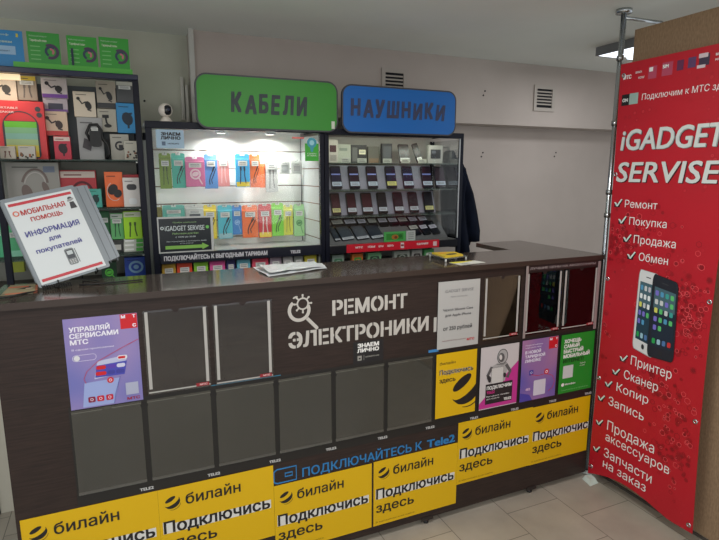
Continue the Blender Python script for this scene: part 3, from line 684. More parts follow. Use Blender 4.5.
for k in range(len(rim)): a, c = rim[k], rim[(k+1) % len(rim)]; fs.append((a, nq+a, nq+c, c))
b = B(); b.add(vs2, fs, banner_mat()); ban = b.build('banner')
tag(ban, 'tall red hanging banner listing phone services', 'banner')
BF = Fr((BX, 0, 0), (0, -1, 0), (0, 0, 1))       # reader's x = -Y
def bt(y): return -y
SIL = M((205, 212, 208), .45); BW = M((228, 228, 226), .5)
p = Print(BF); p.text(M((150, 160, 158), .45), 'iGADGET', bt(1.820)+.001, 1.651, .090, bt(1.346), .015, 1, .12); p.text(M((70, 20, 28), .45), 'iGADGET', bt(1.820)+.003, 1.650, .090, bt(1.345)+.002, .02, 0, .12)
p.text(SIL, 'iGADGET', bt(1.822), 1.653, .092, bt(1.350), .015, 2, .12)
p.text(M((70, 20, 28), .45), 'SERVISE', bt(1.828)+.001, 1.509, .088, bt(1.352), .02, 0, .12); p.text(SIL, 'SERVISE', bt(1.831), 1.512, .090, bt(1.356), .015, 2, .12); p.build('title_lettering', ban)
p = Print(BF); p.text(BW, 'Подключим к МТС здесь', bt(1.733), 1.862, .026, bt(1.335), .0, 1, .05); p.build('headline_lettering', ban)
p = Print(BF); p.rect(K, bt(1.837), 1.848, bt(1.797), 1.896, 1); p.text(WM, 'ON', bt(1.832), 1.864, .015, bt(1.804), .03, 2); p.rect(M((150, 175, 165), .5), bt(1.797), 1.850, bt(1.752), 1.897, 1); p.build('plug_emblem', ban)
LR = M((175, 70, 95), .5); DP = M((95, 40, 75), .5)
def icon(*calls):
    p = Print(BF)
    for c_ in calls: getattr(p, c_[0])(*c_[1:])
    p.build('icon', ban)
icon(('text', WM, 'МТС', bt(1.838), 1.962, .016, bt(1.796), .04)); icon(('text', WM, 'ОПЛАТА', bt(1.776), 1.978, .008, bt(1.744), .03)); icon(('text', WM, 'УСЛУГ', bt(1.760), 1.954, .008, bt(1.728), .03))
icon(('rect', LR, bt(1.712), 1.945, bt(1.672), 1.996), ('rect', WM, bt(1.708), 1.975, bt(1.690), 1.992, 1)); icon(('rect', LR, bt(1.648), 1.947, bt(1.600), 2.000), ('text', WM, 'SIM', bt(1.645), 1.978, .014, bt(1.618), .04, 2))
icon(('rect', DP, bt(1.582), 1.958, bt(1.553), 1.998, 0)); icon(('rect', M((90, 60, 100), .5), bt(1.535), 1.960, bt(1.502), 2.000))
icon(('rect', M((60, 50, 70), .5), bt(1.490), 1.960, bt(1.448), 2.002), ('rect', M((205, 190, 195), .5), bt(1.492), 1.990, bt(1.455), 2.006, 1), ('rect', M((205, 190, 195), .5), bt(1.496), 1.952, bt(1.462), 1.964, 1))
icon(('text', WM, 'МОДЕМ', bt(1.425), 1.988, .009, bt(1.385), .03)); icon(('text', WM, 'РОУТЕР', bt(1.425), 1.970, .007, bt(1.385), .03))
rows = [('Ремонт', 1.772, 1.608, 1.397, .034, 1.832), ('Покупка', 1.741, 1.556, 1.321, .034, 1.801), ('Продажа', 1.709, 1.506, 1.241, .036, 1.767), ('Обмен', 1.675, 1.533, 1.166, .036, 1.737),
        ('Принтер', 1.666, 1.463, .681, .044, 1.728), ('Сканер', 1.696, 1.519, .603, .043, 1.763), ('Копир', 1.730, 1.559, .528, .042, 1.799), ('Запись', 1.768, 1.573, .442, .044, 1.834),
        ('Продажа', 1.763, 1.507, .314, .050, 1.833), ('аксессуаров', 1.767, 1.427, .256, .044, None), ('Запчасти', 1.769, 1.504, .170, .047, 1.837), ('на заказ', 1.769, 1.528, .113, .044, None)]
for s_, ya, yb, z, h, ck in rows:
    p = Print(BF); p.text(BW, s_, bt(ya), z, h, bt(yb), .0, 1); p.build('line_lettering', ban)
    if ck:
        p = Print(BF); x, zz, k = bt(ck), z+.002, .044
        for m_, dx, dz, ly in ((M((28, 20, 24), .5), .003, -.004, 1), (M((205, 222, 215), .5), 0, 0, 2)):
            p.poly(m_, [(x+dx, zz+k*.42+dz), (x+k*.22+dx, zz+k*.42+dz), (x+k*.36+dx, zz+k*.28+dz), (x+k*.36+dx, zz-k*.02+dz)], ly)
            p.poly(m_, [(x+k*.30+dx, zz+k*.02+dz), (x+k*.48+dx, zz-k*.02+dz), (x+k*1.02+dx, zz+k*.74+dz), (x+k*.86+dx, zz+k*.78+dz)], ly)
        p.poly(M((28, 20, 24), .5), [(x+.002, zz-.004), (x+k*.75, zz-.004), (x+k*.75, zz+k*.3), (x+.002, zz+k*.3)], 0)
        p.build('check_mark', ban)
def phone_pic(tl, tr, br, bl, body, scr, lay, edge):
    P = lambda u, v: tuple((Vector(bl)*(1-u)+Vector(br)*u)*(1-v)+(Vector(tl)*(1-u)+Vector(tr)*u)*v)
    p = Print(BF)
    def q(m_, u0, v0, u1, v1, l, rnd=.0):
        if rnd: p.poly(m_, [P(u0+(u1-u0)*a, v0+(v1-v0)*c) for a, c in rr(0, 0, 1, 1, rnd, 4)], l)
        else: p.poly(m_, [P(u0, v0), P(u1, v0), P(u1, v1), P(u0, v1)], l)
    q(edge, -.03, -.01, 1.0, 1.005, lay, .10); q(body, 0, 0, 1, 1, lay+1, .09); q(scr, .09, .135, .93, .86, lay+2)
    q(M((70, 100, 110), .5), .09, .60, .93, .86, lay+3)
    cols = [(90, 190, 110), (200, 205, 205), (80, 150, 190), (210, 210, 100), (190, 190, 200), (120, 110, 200), (60, 160, 150), (230, 235, 235)]
    rnd = random.Random(lay)
    for r_ in range(5):
        for c_ in range(4):
            if r_ == 4 and c_ > 1: continue
            u = .14+c_*.20; v = .76-r_*.105; q(M(cols[rnd.randrange(8)] if r_ < 3 else cols[rnd.choice([0, 2, 5, 5])], .5), u, v, u+.13, v+.062, lay+4, .25)
    for c_, cc in enumerate([(40, 160, 80), (150, 190, 205), (80, 120, 170), (200, 50, 50)]): u = .14+c_*.20; q(M(cc, .5), u, .17, u+.13, .235, lay+4, .25)
    q(M((60, 62, 66), .5), .38, .925, .62, .935, lay+3); q(M((35, 36, 40), .5), .43, .04, .57, .105, lay+3, .45)
    return p
phone_pic((bt(1.662), 1.128), (bt(1.568), 1.118), (bt(1.560), .745), (bt(1.664), .765), M((214, 216, 216), .5), M((30, 60, 75), .5), 1, M((160, 162, 164), .5)).build('phone_picture', ban)
phone_pic((bt(1.590), 1.120), (bt(1.472), 1.098), (bt(1.460), .758), (bt(1.584), .752), M((30, 34, 44), .5), M((24, 40, 56), .5), 7, M((18, 20, 26), .5)).build('phone_picture', ban)
for y, z in ((1.838, 1.544), (1.834, 1.054), (1.341, 1.048), (1.836, .553), (1.341, .542), (1.839, .077), (1.318, .084), (1.838, 1.98)):
    B().lathe((BX, y, z), [(.0045, -.0012), (.006, -.0030), (.0095, -.0024), (.0105, -.0004)], CHROME, 16, 'X').build('eyelet', ban)
# red print flourishes: clusters of hexagons
p = Print(BF); rnd = random.Random(5); HR = [M((136, 10, 24), .5), M((222, 80, 86), .5), M((150, 12, 26), .5)]
for cy, cz, sy, sz, n_ in ((1.42, .98, .045, .09, 130), (1.79, 1.24, .045, .05, 60), (1.44, .50, .055, .12, 90), (1.56, .64, .05, .04, 40), (1.40, .30, .04, .05, 24), (1.82, .90, .02, .12, 16), (1.66, 1.33, .08, .06, 36), (1.55, 1.10, .10, .12, 22)):
    for i in range(n_):
        y = min(1.83, max(1.35, rnd.gauss(cy, sy))); z = max(.15, rnd.gauss(cz, sz)); r_ = rnd.uniform(.005, .014)
        p.line(HR[rnd.randrange(3)], [(bt(y)+r_*math.cos(math.pi*k/3+.5), z+r_*math.sin(math.pi*k/3+.5)) for k in range(6)], .0022, 0, True)
        if rnd.random() < .6: p.ell(HR[rnd.choice([0, 2])], bt(y), z, r_*.75, n=6)
p.build('hexagon_pattern', ban)['kind'] = 'stuff'

# chrome pole system
t = thing('chrome_pole', 'slim chrome display pole reaching from the counter corner to the ceiling', 'pole', (2.145, 1.905, 0))
px_, py_ = 2.145, 1.905
B().tube([(px_, py_, .006), (px_, py_, 2.262)], .0115, CHROME, 16).build('tube', t)
B().tube([(px_+.022, py_+.012, 1.95), (px_+.022, py_+.012, 2.262)], .0085, CHROME, 12).build('short_tube', t)
B().lathe((px_, py_, 2.262), [(0, 0), (.035, 0), (.035, .017), (0, .017)], CHROME, 20).build('ceiling_flange', t)
B().lathe((px_, py_, 0), [(0, .001), (.035, .001), (.035, .010), (.012, .014)], M((190, 195, 190), .4), 20).build('floor_flange', t)
for z in (1.35, 1.46, 1.78, 2.07):
    B().lathe((px_, py_, z-.012), [(.0116, 0), (.016, .001), (.016, .023), (.0116, .024)], M((170, 172, 172), .25, 1.), 14).build('collar', t)
B().box(px_-.002, px_+.03, py_-.012, py_+.012, 2.045, 2.075, M((205, 208, 205), .35), .003).build('clamp', t)
B().tube([(px_+.01, py_, 2.245), (px_+.24, py_-.01, 2.245)], .008, CHROME, 10).build('cross_rail', t)
b = B(); b.add([(2.055, 1.795, .001), (2.115, 1.80, .001), (2.13, 1.862, .001), (2.07, 1.862, .001), (2.075, 1.815, .022), (2.11, 1.82, .022), (2.12, 1.855, .022), (2.08, 1.855, .022)],
      [(0, 3, 2, 1), (4, 5, 6, 7), (0, 1, 5, 4), (1, 2, 6, 5), (2, 3, 7, 6), (3, 0, 4, 7)], M((196, 205, 196), .4))
tag(b.build('foot_cap'), 'small white plastic foot on the floor under the corner of the banner', 'foot')

# ================================================================ signs
def sign(x0, x1, z0, z1, col, body, tx0, tx1, tz0, tz1, name, label, lc):
    fr = Fr((0, 2.678, 0)); t = thing(name, label, 'sign', ((x0+x1)/2, 2.69, z0), 'rounded category signs on the glass cases')
    r = .055
    B().prism(fr, rr(x0, z0, x1, z1, r, 8), -.015, 0, M((56, 58, 64), .5)).build('board', t)
    p = Print(fr); p.poly(M(col, .5), rr(x0+.008, z0+.008, x1-.008, z1-.008, r-.008, 8)); p.build('face', t)
    p = Print(fr, .0012); vs, fs = text_mesh(body, .035, .08); h = tz1-tz0
    # brush-like letters: each leans and jumps a little
    n = len(body); x = tx0; ws = []
    for ch in body:
        v_, _ = text_mesh(ch, .055, .10); ws.append(max(q.x for q in v_)-min(q.x for q in v_))
    gap = .022; tot = sum(ws); k = ((tx1-tx0)-gap*.5*(n-1))/tot; rnd = random.Random(len(body))
    for ch, w in zip(body, ws):
        v_, f_ = text_mesh(ch, .055, .10); a = min(q.x for q in v_); hh = h*rnd.uniform(.92, 1.04); dz = rnd.uniform(-.004, .004); ang = rnd.uniform(-.05, .03)
        p.add([fr.p(x+(q.x-a)*k+ang*(q.y*hh/cap()), tz0+dz+q.y*hh/cap()*.96-ang*(q.x-a)*k, .0016+q.z) for q in v_], f_, M(lc, .6)); x += w*k+gap*.5
    p.build('lettering', t)
    for xx in (x0+.1, x1-.1):
        B().box(xx-.012, xx+.012, 2.6932, 2.6995, z0+.002, z0+.10, M((90, 92, 96), .5)).build('bracket', t)
    return t
sg = sign(.346, 1.055, 1.757, 2.008, (50, 140, 42), 'КАБЕЛИ', .508, .890, 1.838, 1.926, 'green_sign', 'green rounded sign with dark brush lettering on the lit case', (52, 62, 66))
p = Print(Fr((0, 2.678, 0)), .0022); p.rect(M((200, 205, 190), .5), 1.018, 1.775, 1.036, 1.812); p.build('price_tag', sg)
sign(1.077, 1.775, 1.757, 2.003, (0, 98, 178), 'НАУШНИКИ', 1.125, 1.700, 1.845, 1.932, 'blue_sign', 'blue rounded sign with dark brush lettering on the right case', (52, 58, 86))

# ================================================================ left glass case (lit)
YF, YB = 2.70, 3.05
t = thing('glass_display_case', 'lit glass case full of bright cable packs behind the counter', 'display case', (.575, 2.87, 0))
x0, x1, zt = .122, .985, 1.785
def post(x0, x1, y0, y1, z0, z1, name='frame_post'): return B().box(x0, x1, y0, y1, z0, z1, NAVY, .002).build(name, t)
post(x0, x0+.028, YF, YF+.025, .03, zt-.032); post(x1-.022, x1, YF, YF+.025, .03, zt-.032); post(x0, x0+.028, YB-.025, YB, .03, zt-.032); post(x1-.022, x1, YB-.025, YB, .03, zt-.032)
B().box(x0, x1, YF, YF+.028, zt-.032, zt, NAVY, .002).build('top_rail', t)
B().box(x0, x1, YF+.0285, YB, zt-.012, zt, M((205, 206, 200), .6)).build('top_panel', t)
lr = B().box(x0+.0285, x1-.0225, YF-.002, YF+.02, 1.121, 1.172, M((20, 24, 38), .35), .001).build('lettered_rail', t)
fr = Fr((0, YF-.002, 0)); p = Print(fr); p.text(M((205, 205, 210), .5), 'ПОДКЛЮЧАЙТЕСЬ К ВЫГОДНЫМ ТАРИФАМ', .166, 1.137, .021, .668, .045); p.text(M((205, 205, 210), .5), 'TELE2', .79, 1.137, .015, .845, .06); p.build('lettering', lr)
# slatted back
SLAT = M((236, 238, 234), .45); GRO = M((120, 84, 66), .6)
b = B(); zs = [1.775, 1.669, 1.574, 1.480, 1.388, 1.295, 1.202, 1.108, 1.03]
b.box(x0+.0285, x1-.0225, YB-.006, YB-.0005, 1.03, 1.772, GRO)
for i in range(len(zs)-1):
    zz0, zz1 = zs[i+1]+.0028, min(zs[i]-.0028, 1.772); b.box(x0+.0285, x1-.0225, YB-.016, YB-.0061, zz0, zz1, SLAT, .001)
b.build('slatted_back', t)
sp_ = B(); sp_.box(x1-.0205, x1-.016, YF+.0255, YB-.0255, 1.03, zt-.038, GRO)
for i in range(len(zs)-1): sp_.box(x1-.0225, x1-.0206, YF+.0255, YB-.0255, zs[i+1]+.0025, min(zs[i]-.0025, zt-.038), M((196, 202, 202), .5))
sp_.build('side_panel', t)
B().box(x0+.018, x0+.024, YF+.0255, YB-.0255, 1.03, zt-.033, M((206, 210, 208), .4)).build('side_panel', t)
b = B().box(x0+.0285, x1-.024, YF+.0205, YB-.0165, 1.148, 1.160, M((150, 152, 150), .4)).build('shelf', t)
B().box(x0+.0285, x1-.0225, YF+.0005, YB-.0165, .03, 1.03, M((60, 56, 54), .5)).build('base_cabinet', t)
for xx in (x0+.014, x1-.012):
    for yy in (YF+.013, YB-.013): B().lathe((xx, yy, 0), [(0, 0), (.011, 0), (.011, .03), (0, .03)], BLACK, 10).build('foot', t)
gl = B().box(x0+.0285, x1-.0225, YF+.006, YF+.010, 1.174, zt-.034, GLASS).build('glass_pane', t)
# spot lamps under the top of the case
for sx in (.50, .76):
    l = thing('spot_lamp', 'small round lamp under the top of the lit case, %s one' % ('left' if sx < .6 else 'right'), 'lamp', (sx, 2.935, 1.755), 'small lamps inside the lit case')
    B().lathe((sx, 2.935, 1.7555), [(.0, .0165), (.030, .0165), (.032, .0), (.024, -.002)], CHROME, 18).build('ring', l)
    B().lathe((sx, 2.935, 1.7545), [(0, 0), (.023, 0), (.023, .003)], M((255, 250, 235), .5, 0, 4.0), 18).build('bulb', l)
    ld = bpy.data.lights.new('spot_light', 'AREA'); ld.shape = 'DISK'; ld.size = .04; ld.energy = 1.35; ld.color = (1, .99, .94); ld.spread = 2.6
    lo = bpy.data.objects.new('spot_light', ld); COL.objects.link(lo); lo.location = (sx, 2.935, 1.750); lo.rotation_euler = (math.radians(8), 0, 0)

def price(p, x0, x1, z0, z1, lay=4, col=(214, 216, 212)):
    p.rect(M(col, .6), x0, z0, x1, z1, lay)
    for k in range(2): zz = z0+(z1-z0)*(.3+.32*k); p.rect(M((110, 112, 116), .6), x0+(x1-x0)*.12, zz, x1-(x1-x0)*.15, zz+(z1-z0)*.12, lay+1)
def motif(p, kind, m, w, h, lay=2):
    q = lambda a, b_: (a*w, b_*h)
    if kind == 'cable':
        p.line(m, [q(.72, .62), q(.60, .50), q(.42, .36), q(.34, .22), q(.36, .12)], .07*w, lay); p.line(m, [q(.86, .58), q(.66, .38), q(.50, .26), q(.55, .14)], .06*w, lay)
        p.line(m, [q(.60, .50), q(.78, .66)], .13*w, lay)
    elif kind == 'cable2':
        p.line(m, [q(.36, .60), q(.34, .35), q(.30, .10)], .07*w, lay); p.line(m, [q(.62, .60), q(.62, .35), q(.70, .12)], .07*w, lay); p.rect(m, .30*w, .50*h, .42*w, .62*h, lay); p.rect(m, .56*w, .50*h, .68*w, .62*h, lay)
    elif kind == 'loop':
        p.ring(m, .5*w, .42*h, .24*w, .09*w, lay); p.ell(m, .5*w, .42*h, .18*w, .12*w, .3, lay+1); p.line(m, [q(.62, .34), q(.84, .08)], .06*w, lay)
    elif kind == 'block': p.rect(m, .2*w, .18*h, .8*w, .62*h, lay)
    elif kind == 'holder':
        p.line(m, [q(.22, .72), q(.38, .52), q(.56, .60)], .07*w, lay); p.ell(m, .22*w, .72*h, .08*w, .08*w, 0, lay); p.ell(m, .66*w, .46*h, .14*w, .17*h, .3, lay); p.line(m, [q(.60, .30), q(.78, .24)], .06*w, lay)
    elif kind == 'mount':
        p.rect(m, .25*w, .60*h, .60*w, .74*h, lay); p.line(m, [q(.42, .66), q(.46, .4), q(.55, .3)], .1*w, lay); p.ell(m, .52*w, .26*h, .2*w, .08*h, 0, lay)
    elif kind == 'phone':
        p.poly(m, [q(.14, .30), q(.46, .22), q(.56, .44), (.24*w, .52*h)], lay); p.rect(M((60, 60, 62), .5), .34*w, .80*h, .62*w, .805*h, lay)
    elif kind == 'blob':
        p.ell(m, .52*w, .48*h, .26*w, .22*h, .3, lay); p.line(m, [q(.3, .62), q(.76, .66)], .1*w, lay); p.line(m, [q(.55, .4), q(.55, .16)], .1*w, lay)
    elif kind == 'clip': p.ring(m, .5*w, .56*h, .22*w, .1*w, lay, math.radians(60), math.radians(330)); p.rect(m, .44*w, .45*h, .66*w, .6*h, lay)
    elif kind == 'busy':
        rnd = random.Random(int(w*10000))
        for k in range(12): p.ell([m, M((150, 90, 60), .5), M((60, 60, 60), .5)][k % 3], rnd.uniform(.12, .88)*w, rnd.uniform(.1, .55)*h, .07*w, lay=lay, n=8)
    elif kind == 'speaker':
        bw = M((60, 62, 68), .5); p.ring(bw, .52*w, .56*h, .34*w, .022*w, lay, 0, math.pi, .26*h)
        p.poly(bw, rr(.17*w, .02*h, .87*w, .66*h, .09*w), lay)
        st = [(225, 190, 60), (205, 195, 90), (165, 190, 140), (135, 185, 170), (130, 185, 140), (110, 195, 60)]
        z = .05*h; dz = (.60*h)/6
        for k, c_ in enumerate(st): p.rect(M(c_, .5), .21*w, z+dz*k, .83*w, z+dz*(k+1), lay+1)
        p.text(M((235, 200, 200), .5), 'PORTABLE', .05*w, .86*h, .035*h, .50*w, .02, lay); p.text(M((235, 200, 200), .5), 'SPEAKER', .05*w, .79*h, .035*h, .42*w, .02, lay)
        p.ell(bw, .88*w, .87*h, .055*w, lay=lay); p.ell(bw, .90*w, .77*h, .055*w, lay=lay)
    elif kind == 'headphone':
        p.ring(m, .52*w, .40*h, .24*w, .045*w, lay, math.radians(15), math.radians(175), .42*h, -.15); p.ring(M((185, 180, 175), .5), .52*w, .38*h, .20*w, .02*w, lay, math.radians(15), math.radians(175), .36*h, -.15)
        p.ell(m, .36*w, .20*h, .10*w, .22*h, .2, lay); p.ell(m, .72*w, .32*h, .06*w, .18*h, .3, lay); p.rect(M((110, 120, 140), .5), .70*w, .74*h, .92*w, .90*h, lay)
    elif kind == 'headphone2': p.ring(m, .60*w, .42*h, .26*w, .07*w, lay, .2, 2.9, .26*h); p.ell(m, .38*w, .40*h, .1*w, .14*h, .2, lay)
    elif kind == 'watch': p.ell(m, .42*w, .50*h, .26*w, .16*h, -.5, lay); p.ell(m, .68*w, .38*h, .22*w, .12*h, -.5, lay); p.ring(M((205, 200, 195), .5), .50*w, .44*h, .40*w, .03*w, lay, 2.0, 5.4, .26*h)
    elif kind == 'case': p.poly(m, rr(.22*w, .58*h, .82*w, .78*h, .09*h), lay); p.poly(M((220, 222, 222), .4), rr(.3*w, .08*h, .8*w, .3*h, .09*h), lay)
    elif kind == 'ring': p.ring(m, .5*w, .55*h, .28*w, .1*w, lay, b=.24*h); p.ell(m, .5*w, .55*h, .12*w, .1*h, 0, lay)
# hanging packs
def hang_pack(r, label, group):
    x0, x1, z0, z1, Y, c, mo, mc, ex = r; x0 = max(x0, .153); x1 = min(x1, .956); w, h = x1-x0, z1-z0
    t = thing('hanging_pack', label, 'package', ((x0+x1)/2, Y, z0), group)
    cm = M(c, .42); zt = z1-.15*h; fr = Fr((x0, Y, z0)); d = .012
    B().box(x0, x1, Y, Y+d, z0, zt, cm, .0018).build('pouch', t)
    xm = w/2; c2 = tuple(min(255, int(v*.9+28)) for v in c)
    pts = [(0, .852*h), (w, .852*h), (w, .965*h), (w*.90, h), (xm+.012, h), (xm+.012, h-.010), (xm-.012, h-.010), (xm-.012, h), (w*.10, h), (0, .965*h)]
    B().prism(fr, pts, -.006, -.004, M(c2, .4)).build('hang_tab', t)
    p = Print(fr); motif(p, mo, M(mc, .5), w, h)
    if ex: p.rect(M(ex, .5), .04*w, .02*h, .96*w, .16*h, 1)
    if mo != 'none': p.rect(M(tuple(min(255, int(v*.75+50)) for v in c), .5), .08*w, .80*h, .92*w, .84*h, 1)
    if p.f: p.build('printed_front', t)
    if w > .04:
        p = Print(fr, .0015); price(p, .18*w, .82*w, .64*h, .79*h); p.build('price_tag', t)
    # hook that carries it
    B().tube([(x0+xm, YB-.0165, z1-.004), (x0+xm, Y-.004, z1-.004), (x0+xm, Y-.012, z1+.003)], .0016, CHROME, 6).build('hook', t)
for r in PACKS_LIT: hang_pack(r[:9], r[9], 'hanging accessory packs in the lit glass case')
for x0, x1, z0, z1, c, l in PACKS_LOW:
    x0 = max(x0, .156); x1 = min(x1, .955); z1 = min(z1, 1.115)
    zb = 1.0315; t = thing('small_pack', l, 'package', ((x0+x1)/2, 2.735, zb), 'packs in the bottom compartment of the lit case'); zt_ = min(z1+.012, 1.14); w = x1-x0-.004
    B().box(x0, x0+w, 2.735, 2.76, zb, zt_, M(c, .45), .002).build('carton', t)
    p = Print(Fr((x0, 2.735, zb))); price(p, .2*w, .8*w, (zt_-zb)*.40, (zt_-zb)*.66); p.poly(M(tuple(int(v*.6) for v in c), .5), rr(.15*w, .05*(zt_-zb), .85*w, .32*(zt_-zb), .006), 1); p.build('printed_front', t)
# stickers on the glass
b = B().box(.166, .289, 2.7045, 2.7055, 1.664, 1.748, M((152, 180, 200), .4)); o = b.build('glass_sticker'); tag(o, 'pale blue sticker with black letters in the corner of the lit glass case', 'sticker')
p = Print(Fr((.166, 2.7045, 1.664))); p.text(K, 'ЗНАЕМ', .022, .058, .014, .108, .05); p.text(K, 'ЛИЧНО', .020, .040, .014, .108, .05); p.rect(M((80, 100, 125), .5), .024, .012, .040, .030); p.text(M((50, 60, 75), .5), 'НАПИШИТЕ', .050, .018, .006, .100, .03); p.build('lettering', o)
b = B().box(.146, .402, 2.696, 2.6975, 1.174, 1.346, M((190, 192, 190), .5)); o = b.build('hours_sign'); tag(o, 'black sign with white border and green arrow on the lit glass case', 'sign')
f = Fr((.146, 2.696, 1.174)); w, h = .256, .172
p = Print(f); p.rect(M((16, 24, 30), .3), .006, .006, w-.012, h-.008); LG = M((150, 190, 120), .5); WG = M((196, 206, 206), .5)
p.build('panel', o); p = Print(f, .0014); p.text(WG, 'iGADGET SERVISE', .032, h-.066, .024, w-.042, .015); p.text(LG, 'Приём платежей', .07, h-.030, .006, w-.08); p.text(LG, 'Работаем для Вас', .065, h-.084, .008, w-.07, .01); p.text(WG, 'с 10:00 до 20:00', .078, h-.100, .007, w-.085, .01); p.text(WG, 'без перерывов и выходных дней', .036, h-.120, .0055, w-.036); p.text(WG, 'вход рядом', .098, h-.130, .0045, w-.098)
p.ell(WG, .020, h-.053, .008); p.ell(M((16, 24, 30), .3), .020, h-.053, .004, lay=2, n=10); p.ell(M((110, 190, 90), .5), w-.028, h-.053, .008); p.build('lettering', o)
p = Print(f, .0014); p.poly(M((130, 185, 80), .5), [(.030, .018), (.200, .018), (.200, .010), (.232, .026), (.200, .043), (.200, .034), (.030, .034)]); p.build('arrow', o)
b = B().box(.882, .955, 2.7045, 2.7055, 1.612, 1.700, M((60, 170, 50), .4)); o = b.build('round_tag'); tag(o, 'green tag with a blue round head in the corner of the lit glass case', 'tag')
p = Print(Fr((.882, 2.7045, 1.612)), .0008); p.ell(M((60, 150, 170), .5), .037, .092, .026); p.ell(M((150, 205, 215), .5), .037, .092, .013, lay=1); p.poly(M((60, 150, 170), .5), [(.026, .074), (.048, .074), (.042, .046), (.032, .046)]); p.text(WM, 'СЕРВИС', .012, .034, .006, .062); p.text(WM, 'И СВЯЗЬ', .012, .024, .006, .062); p.build('round_head', o)
b = B().box(.815, .878, 2.7045, 2.7055, 1.722, 1.731, M((225, 120, 110), .4)); o = b.build('red_sticker'); tag(o, 'tiny faded red sticker under the top rail of the lit case', 'sticker')

# ================================================================ right glass case (phones)
t = thing('glass_display_case', 'glass case with rows of phones, right of the lit one', 'display case', (1.43, 2.87, 0))
x0, x1, zt = .988, 1.850, 1.777
post(x0, x0+.024, YF, YF+.025, .03, zt-.030); post(x1-.022, x1, YF, YF+.025, .03, zt-.030); post(x0, x0+.024, YB-.025, YB, .03, zt-.030); post(x1-.022, x1, YB-.025, YB, .03, zt-.030)
B().box(x0, x1, YF, YF+.028, zt-.030, zt, NAVY, .002).build('top_rail', t)
B().box(x1-.028, x1-.023, YF-.001, YF+.004, 1.17, zt-.031, M((180, 184, 188), .3)).build('chrome_edge', t)
b = B(); b.box(x0, x0+.004, YF+.0285, YB, zt-.012, zt, NAVY)
b.box(x0+.004, x1-.004, YF+.0285, YB, zt-.008, zt, M((200, 204, 190), .5)); b.box(x1-.004, x1, YF+.0285, YB, zt-.012, zt, NAVY); b.build('top_panel', t)
B().box(x0+.0245, x1-.0225, YF, YF+.02, 1.118, 1.160, M((18, 20, 28), .35), .001).build('bottom_rail', t)
B().box(x0+.0245, x1-.0225, YB-.008, YB-.0005, 1.03, 1.76, M((176, 174, 166), .5)).build('back_panel', t)
B().box(x1-.014, x1-.010, YF+.0255, YB-.0255, 1.17, zt-.033, GLASS).build('side_glass', t)
B().box(x0+.010, x0+.016, YF+.0255, YB-.0255, 1.03, zt-.033, M((190, 196, 192), .4)).build('side_panel', t)
SH = glass_mat('shelf_glass', (.86, .92, .90), .5, .03, (150, 165, 160), .25)
for z in (1.606, 1.459, 1.315): B().box(x0+.018, x1-.016, YF+.030, YB-.009, z-.006, z, SH).build('glass_shelf', t)
B().box(x0+.0245, x1-.0225, YF+.0215, YB-.009, 1.150, 1.162, M((150, 150, 148), .4)).build('shelf', t)
STEP = M((158, 156, 172), .5)
for z, dz, yy in ((1.4595, .135, 2.865), (1.3155, .128, 2.83)):
    b = B(); b.add([(x0+.04, yy, z), (x1-.10, yy, z), (x1-.10, yy+.045, z+dz), (x0+.04, yy+.045, z+dz), (x0+.04, yy+.012, z), (x1-.10, yy+.012, z), (x1-.10, yy+.052, z+dz), (x0+.04, yy+.052, z+dz)],
                  [(0, 1, 2, 3), (5, 4, 7, 6), (0, 4, 5, 1), (3, 2, 6, 7), (0, 3, 7, 4), (1, 5, 6, 2)], STEP); b.build('leaning_board', t)
b = B(); b.add([(x0+.035, 2.74, 1.163), (x1-.06, 2.74, 1.163), (x1-.06, 2.905, 1.295), (x0+.035, 2.905, 1.295), (x0+.035, 2.905, 1.163), (x1-.06, 2.905, 1.163)],
            [(0, 1, 2, 3), (0, 3, 4), (1, 5, 2), (3, 2, 5, 4), (0, 4, 5, 1)], M((120, 120, 122), .5)); b.build('sloping_tray', t)
B().box(x0+.0245, x1-.0225, YF+.0005, YB-.009, .03, 1.03, M((60, 56, 54), .5)).build('base_cabinet', t)
for xx in (x0+.014, x1-.012):
    for yy in (YF+.013, YB-.013): B().lathe((xx, yy, 0), [(0, 0), (.011, 0), (.011, .03), (0, .03)], BLACK, 10).build('foot', t)
B().box(x0+.0245, x1-.0290, YF+.006, YF+.010, 1.163, zt-.032, GLASS).build('glass_pane', t)
cr = B().box(1.108, 1.696, YF-.0045, YF-.0006, 1.120, 1.166, M((196, 24, 44), .4)).build('red_strip', t)
p = Print(Fr((0, YF-.0045, 0)))
for a_, s_, e_ in ((1.16, 'МТС', 1.205), (1.235, 'НОВЫЕ', 1.28), (1.30, 'ЦЕНЫ', 1.33), (1.355, 'ЗДЕСЬ', 1.395), (1.545, 'ПОДКЛЮЧАЙСЯ', 1.62)): p.text(WM, s_, a_, 1.142, .010, e_, .03)
p.rect(M((215, 200, 200), .5), 1.44, 1.128, 1.462, 1.160); p.rect(M((120, 20, 30), .5), 1.442, 1.140, 1.460, 1.150, 1); p.rect(M((215, 190, 190), .5), 1.655, 1.130, 1.680, 1.156); p.build('lettering', cr)
ld = bpy.data.lights.new('case_light', 'AREA'); ld.shape = 'RECTANGLE'; ld.size = .7; ld.size_y = .02; ld.energy = .9; ld.color = (1, 1, .88)
lo = bpy.data.objects.new('case_light', ld); COL.objects.link(lo); lo.location = (1.42, 2.80, 1.755); lo.rotation_euler = (math.radians(12), 0, 0)
t = thing('led_bar', 'slim pale light bar under the top of the phone case', 'lamp', (1.42, 2.80, 1.760)); B().box(1.06, 1.78, 2.79, 2.81, 1.760, 1.7685, M((235, 240, 205), .5, 0, 1.2)).build('diffuser', t)

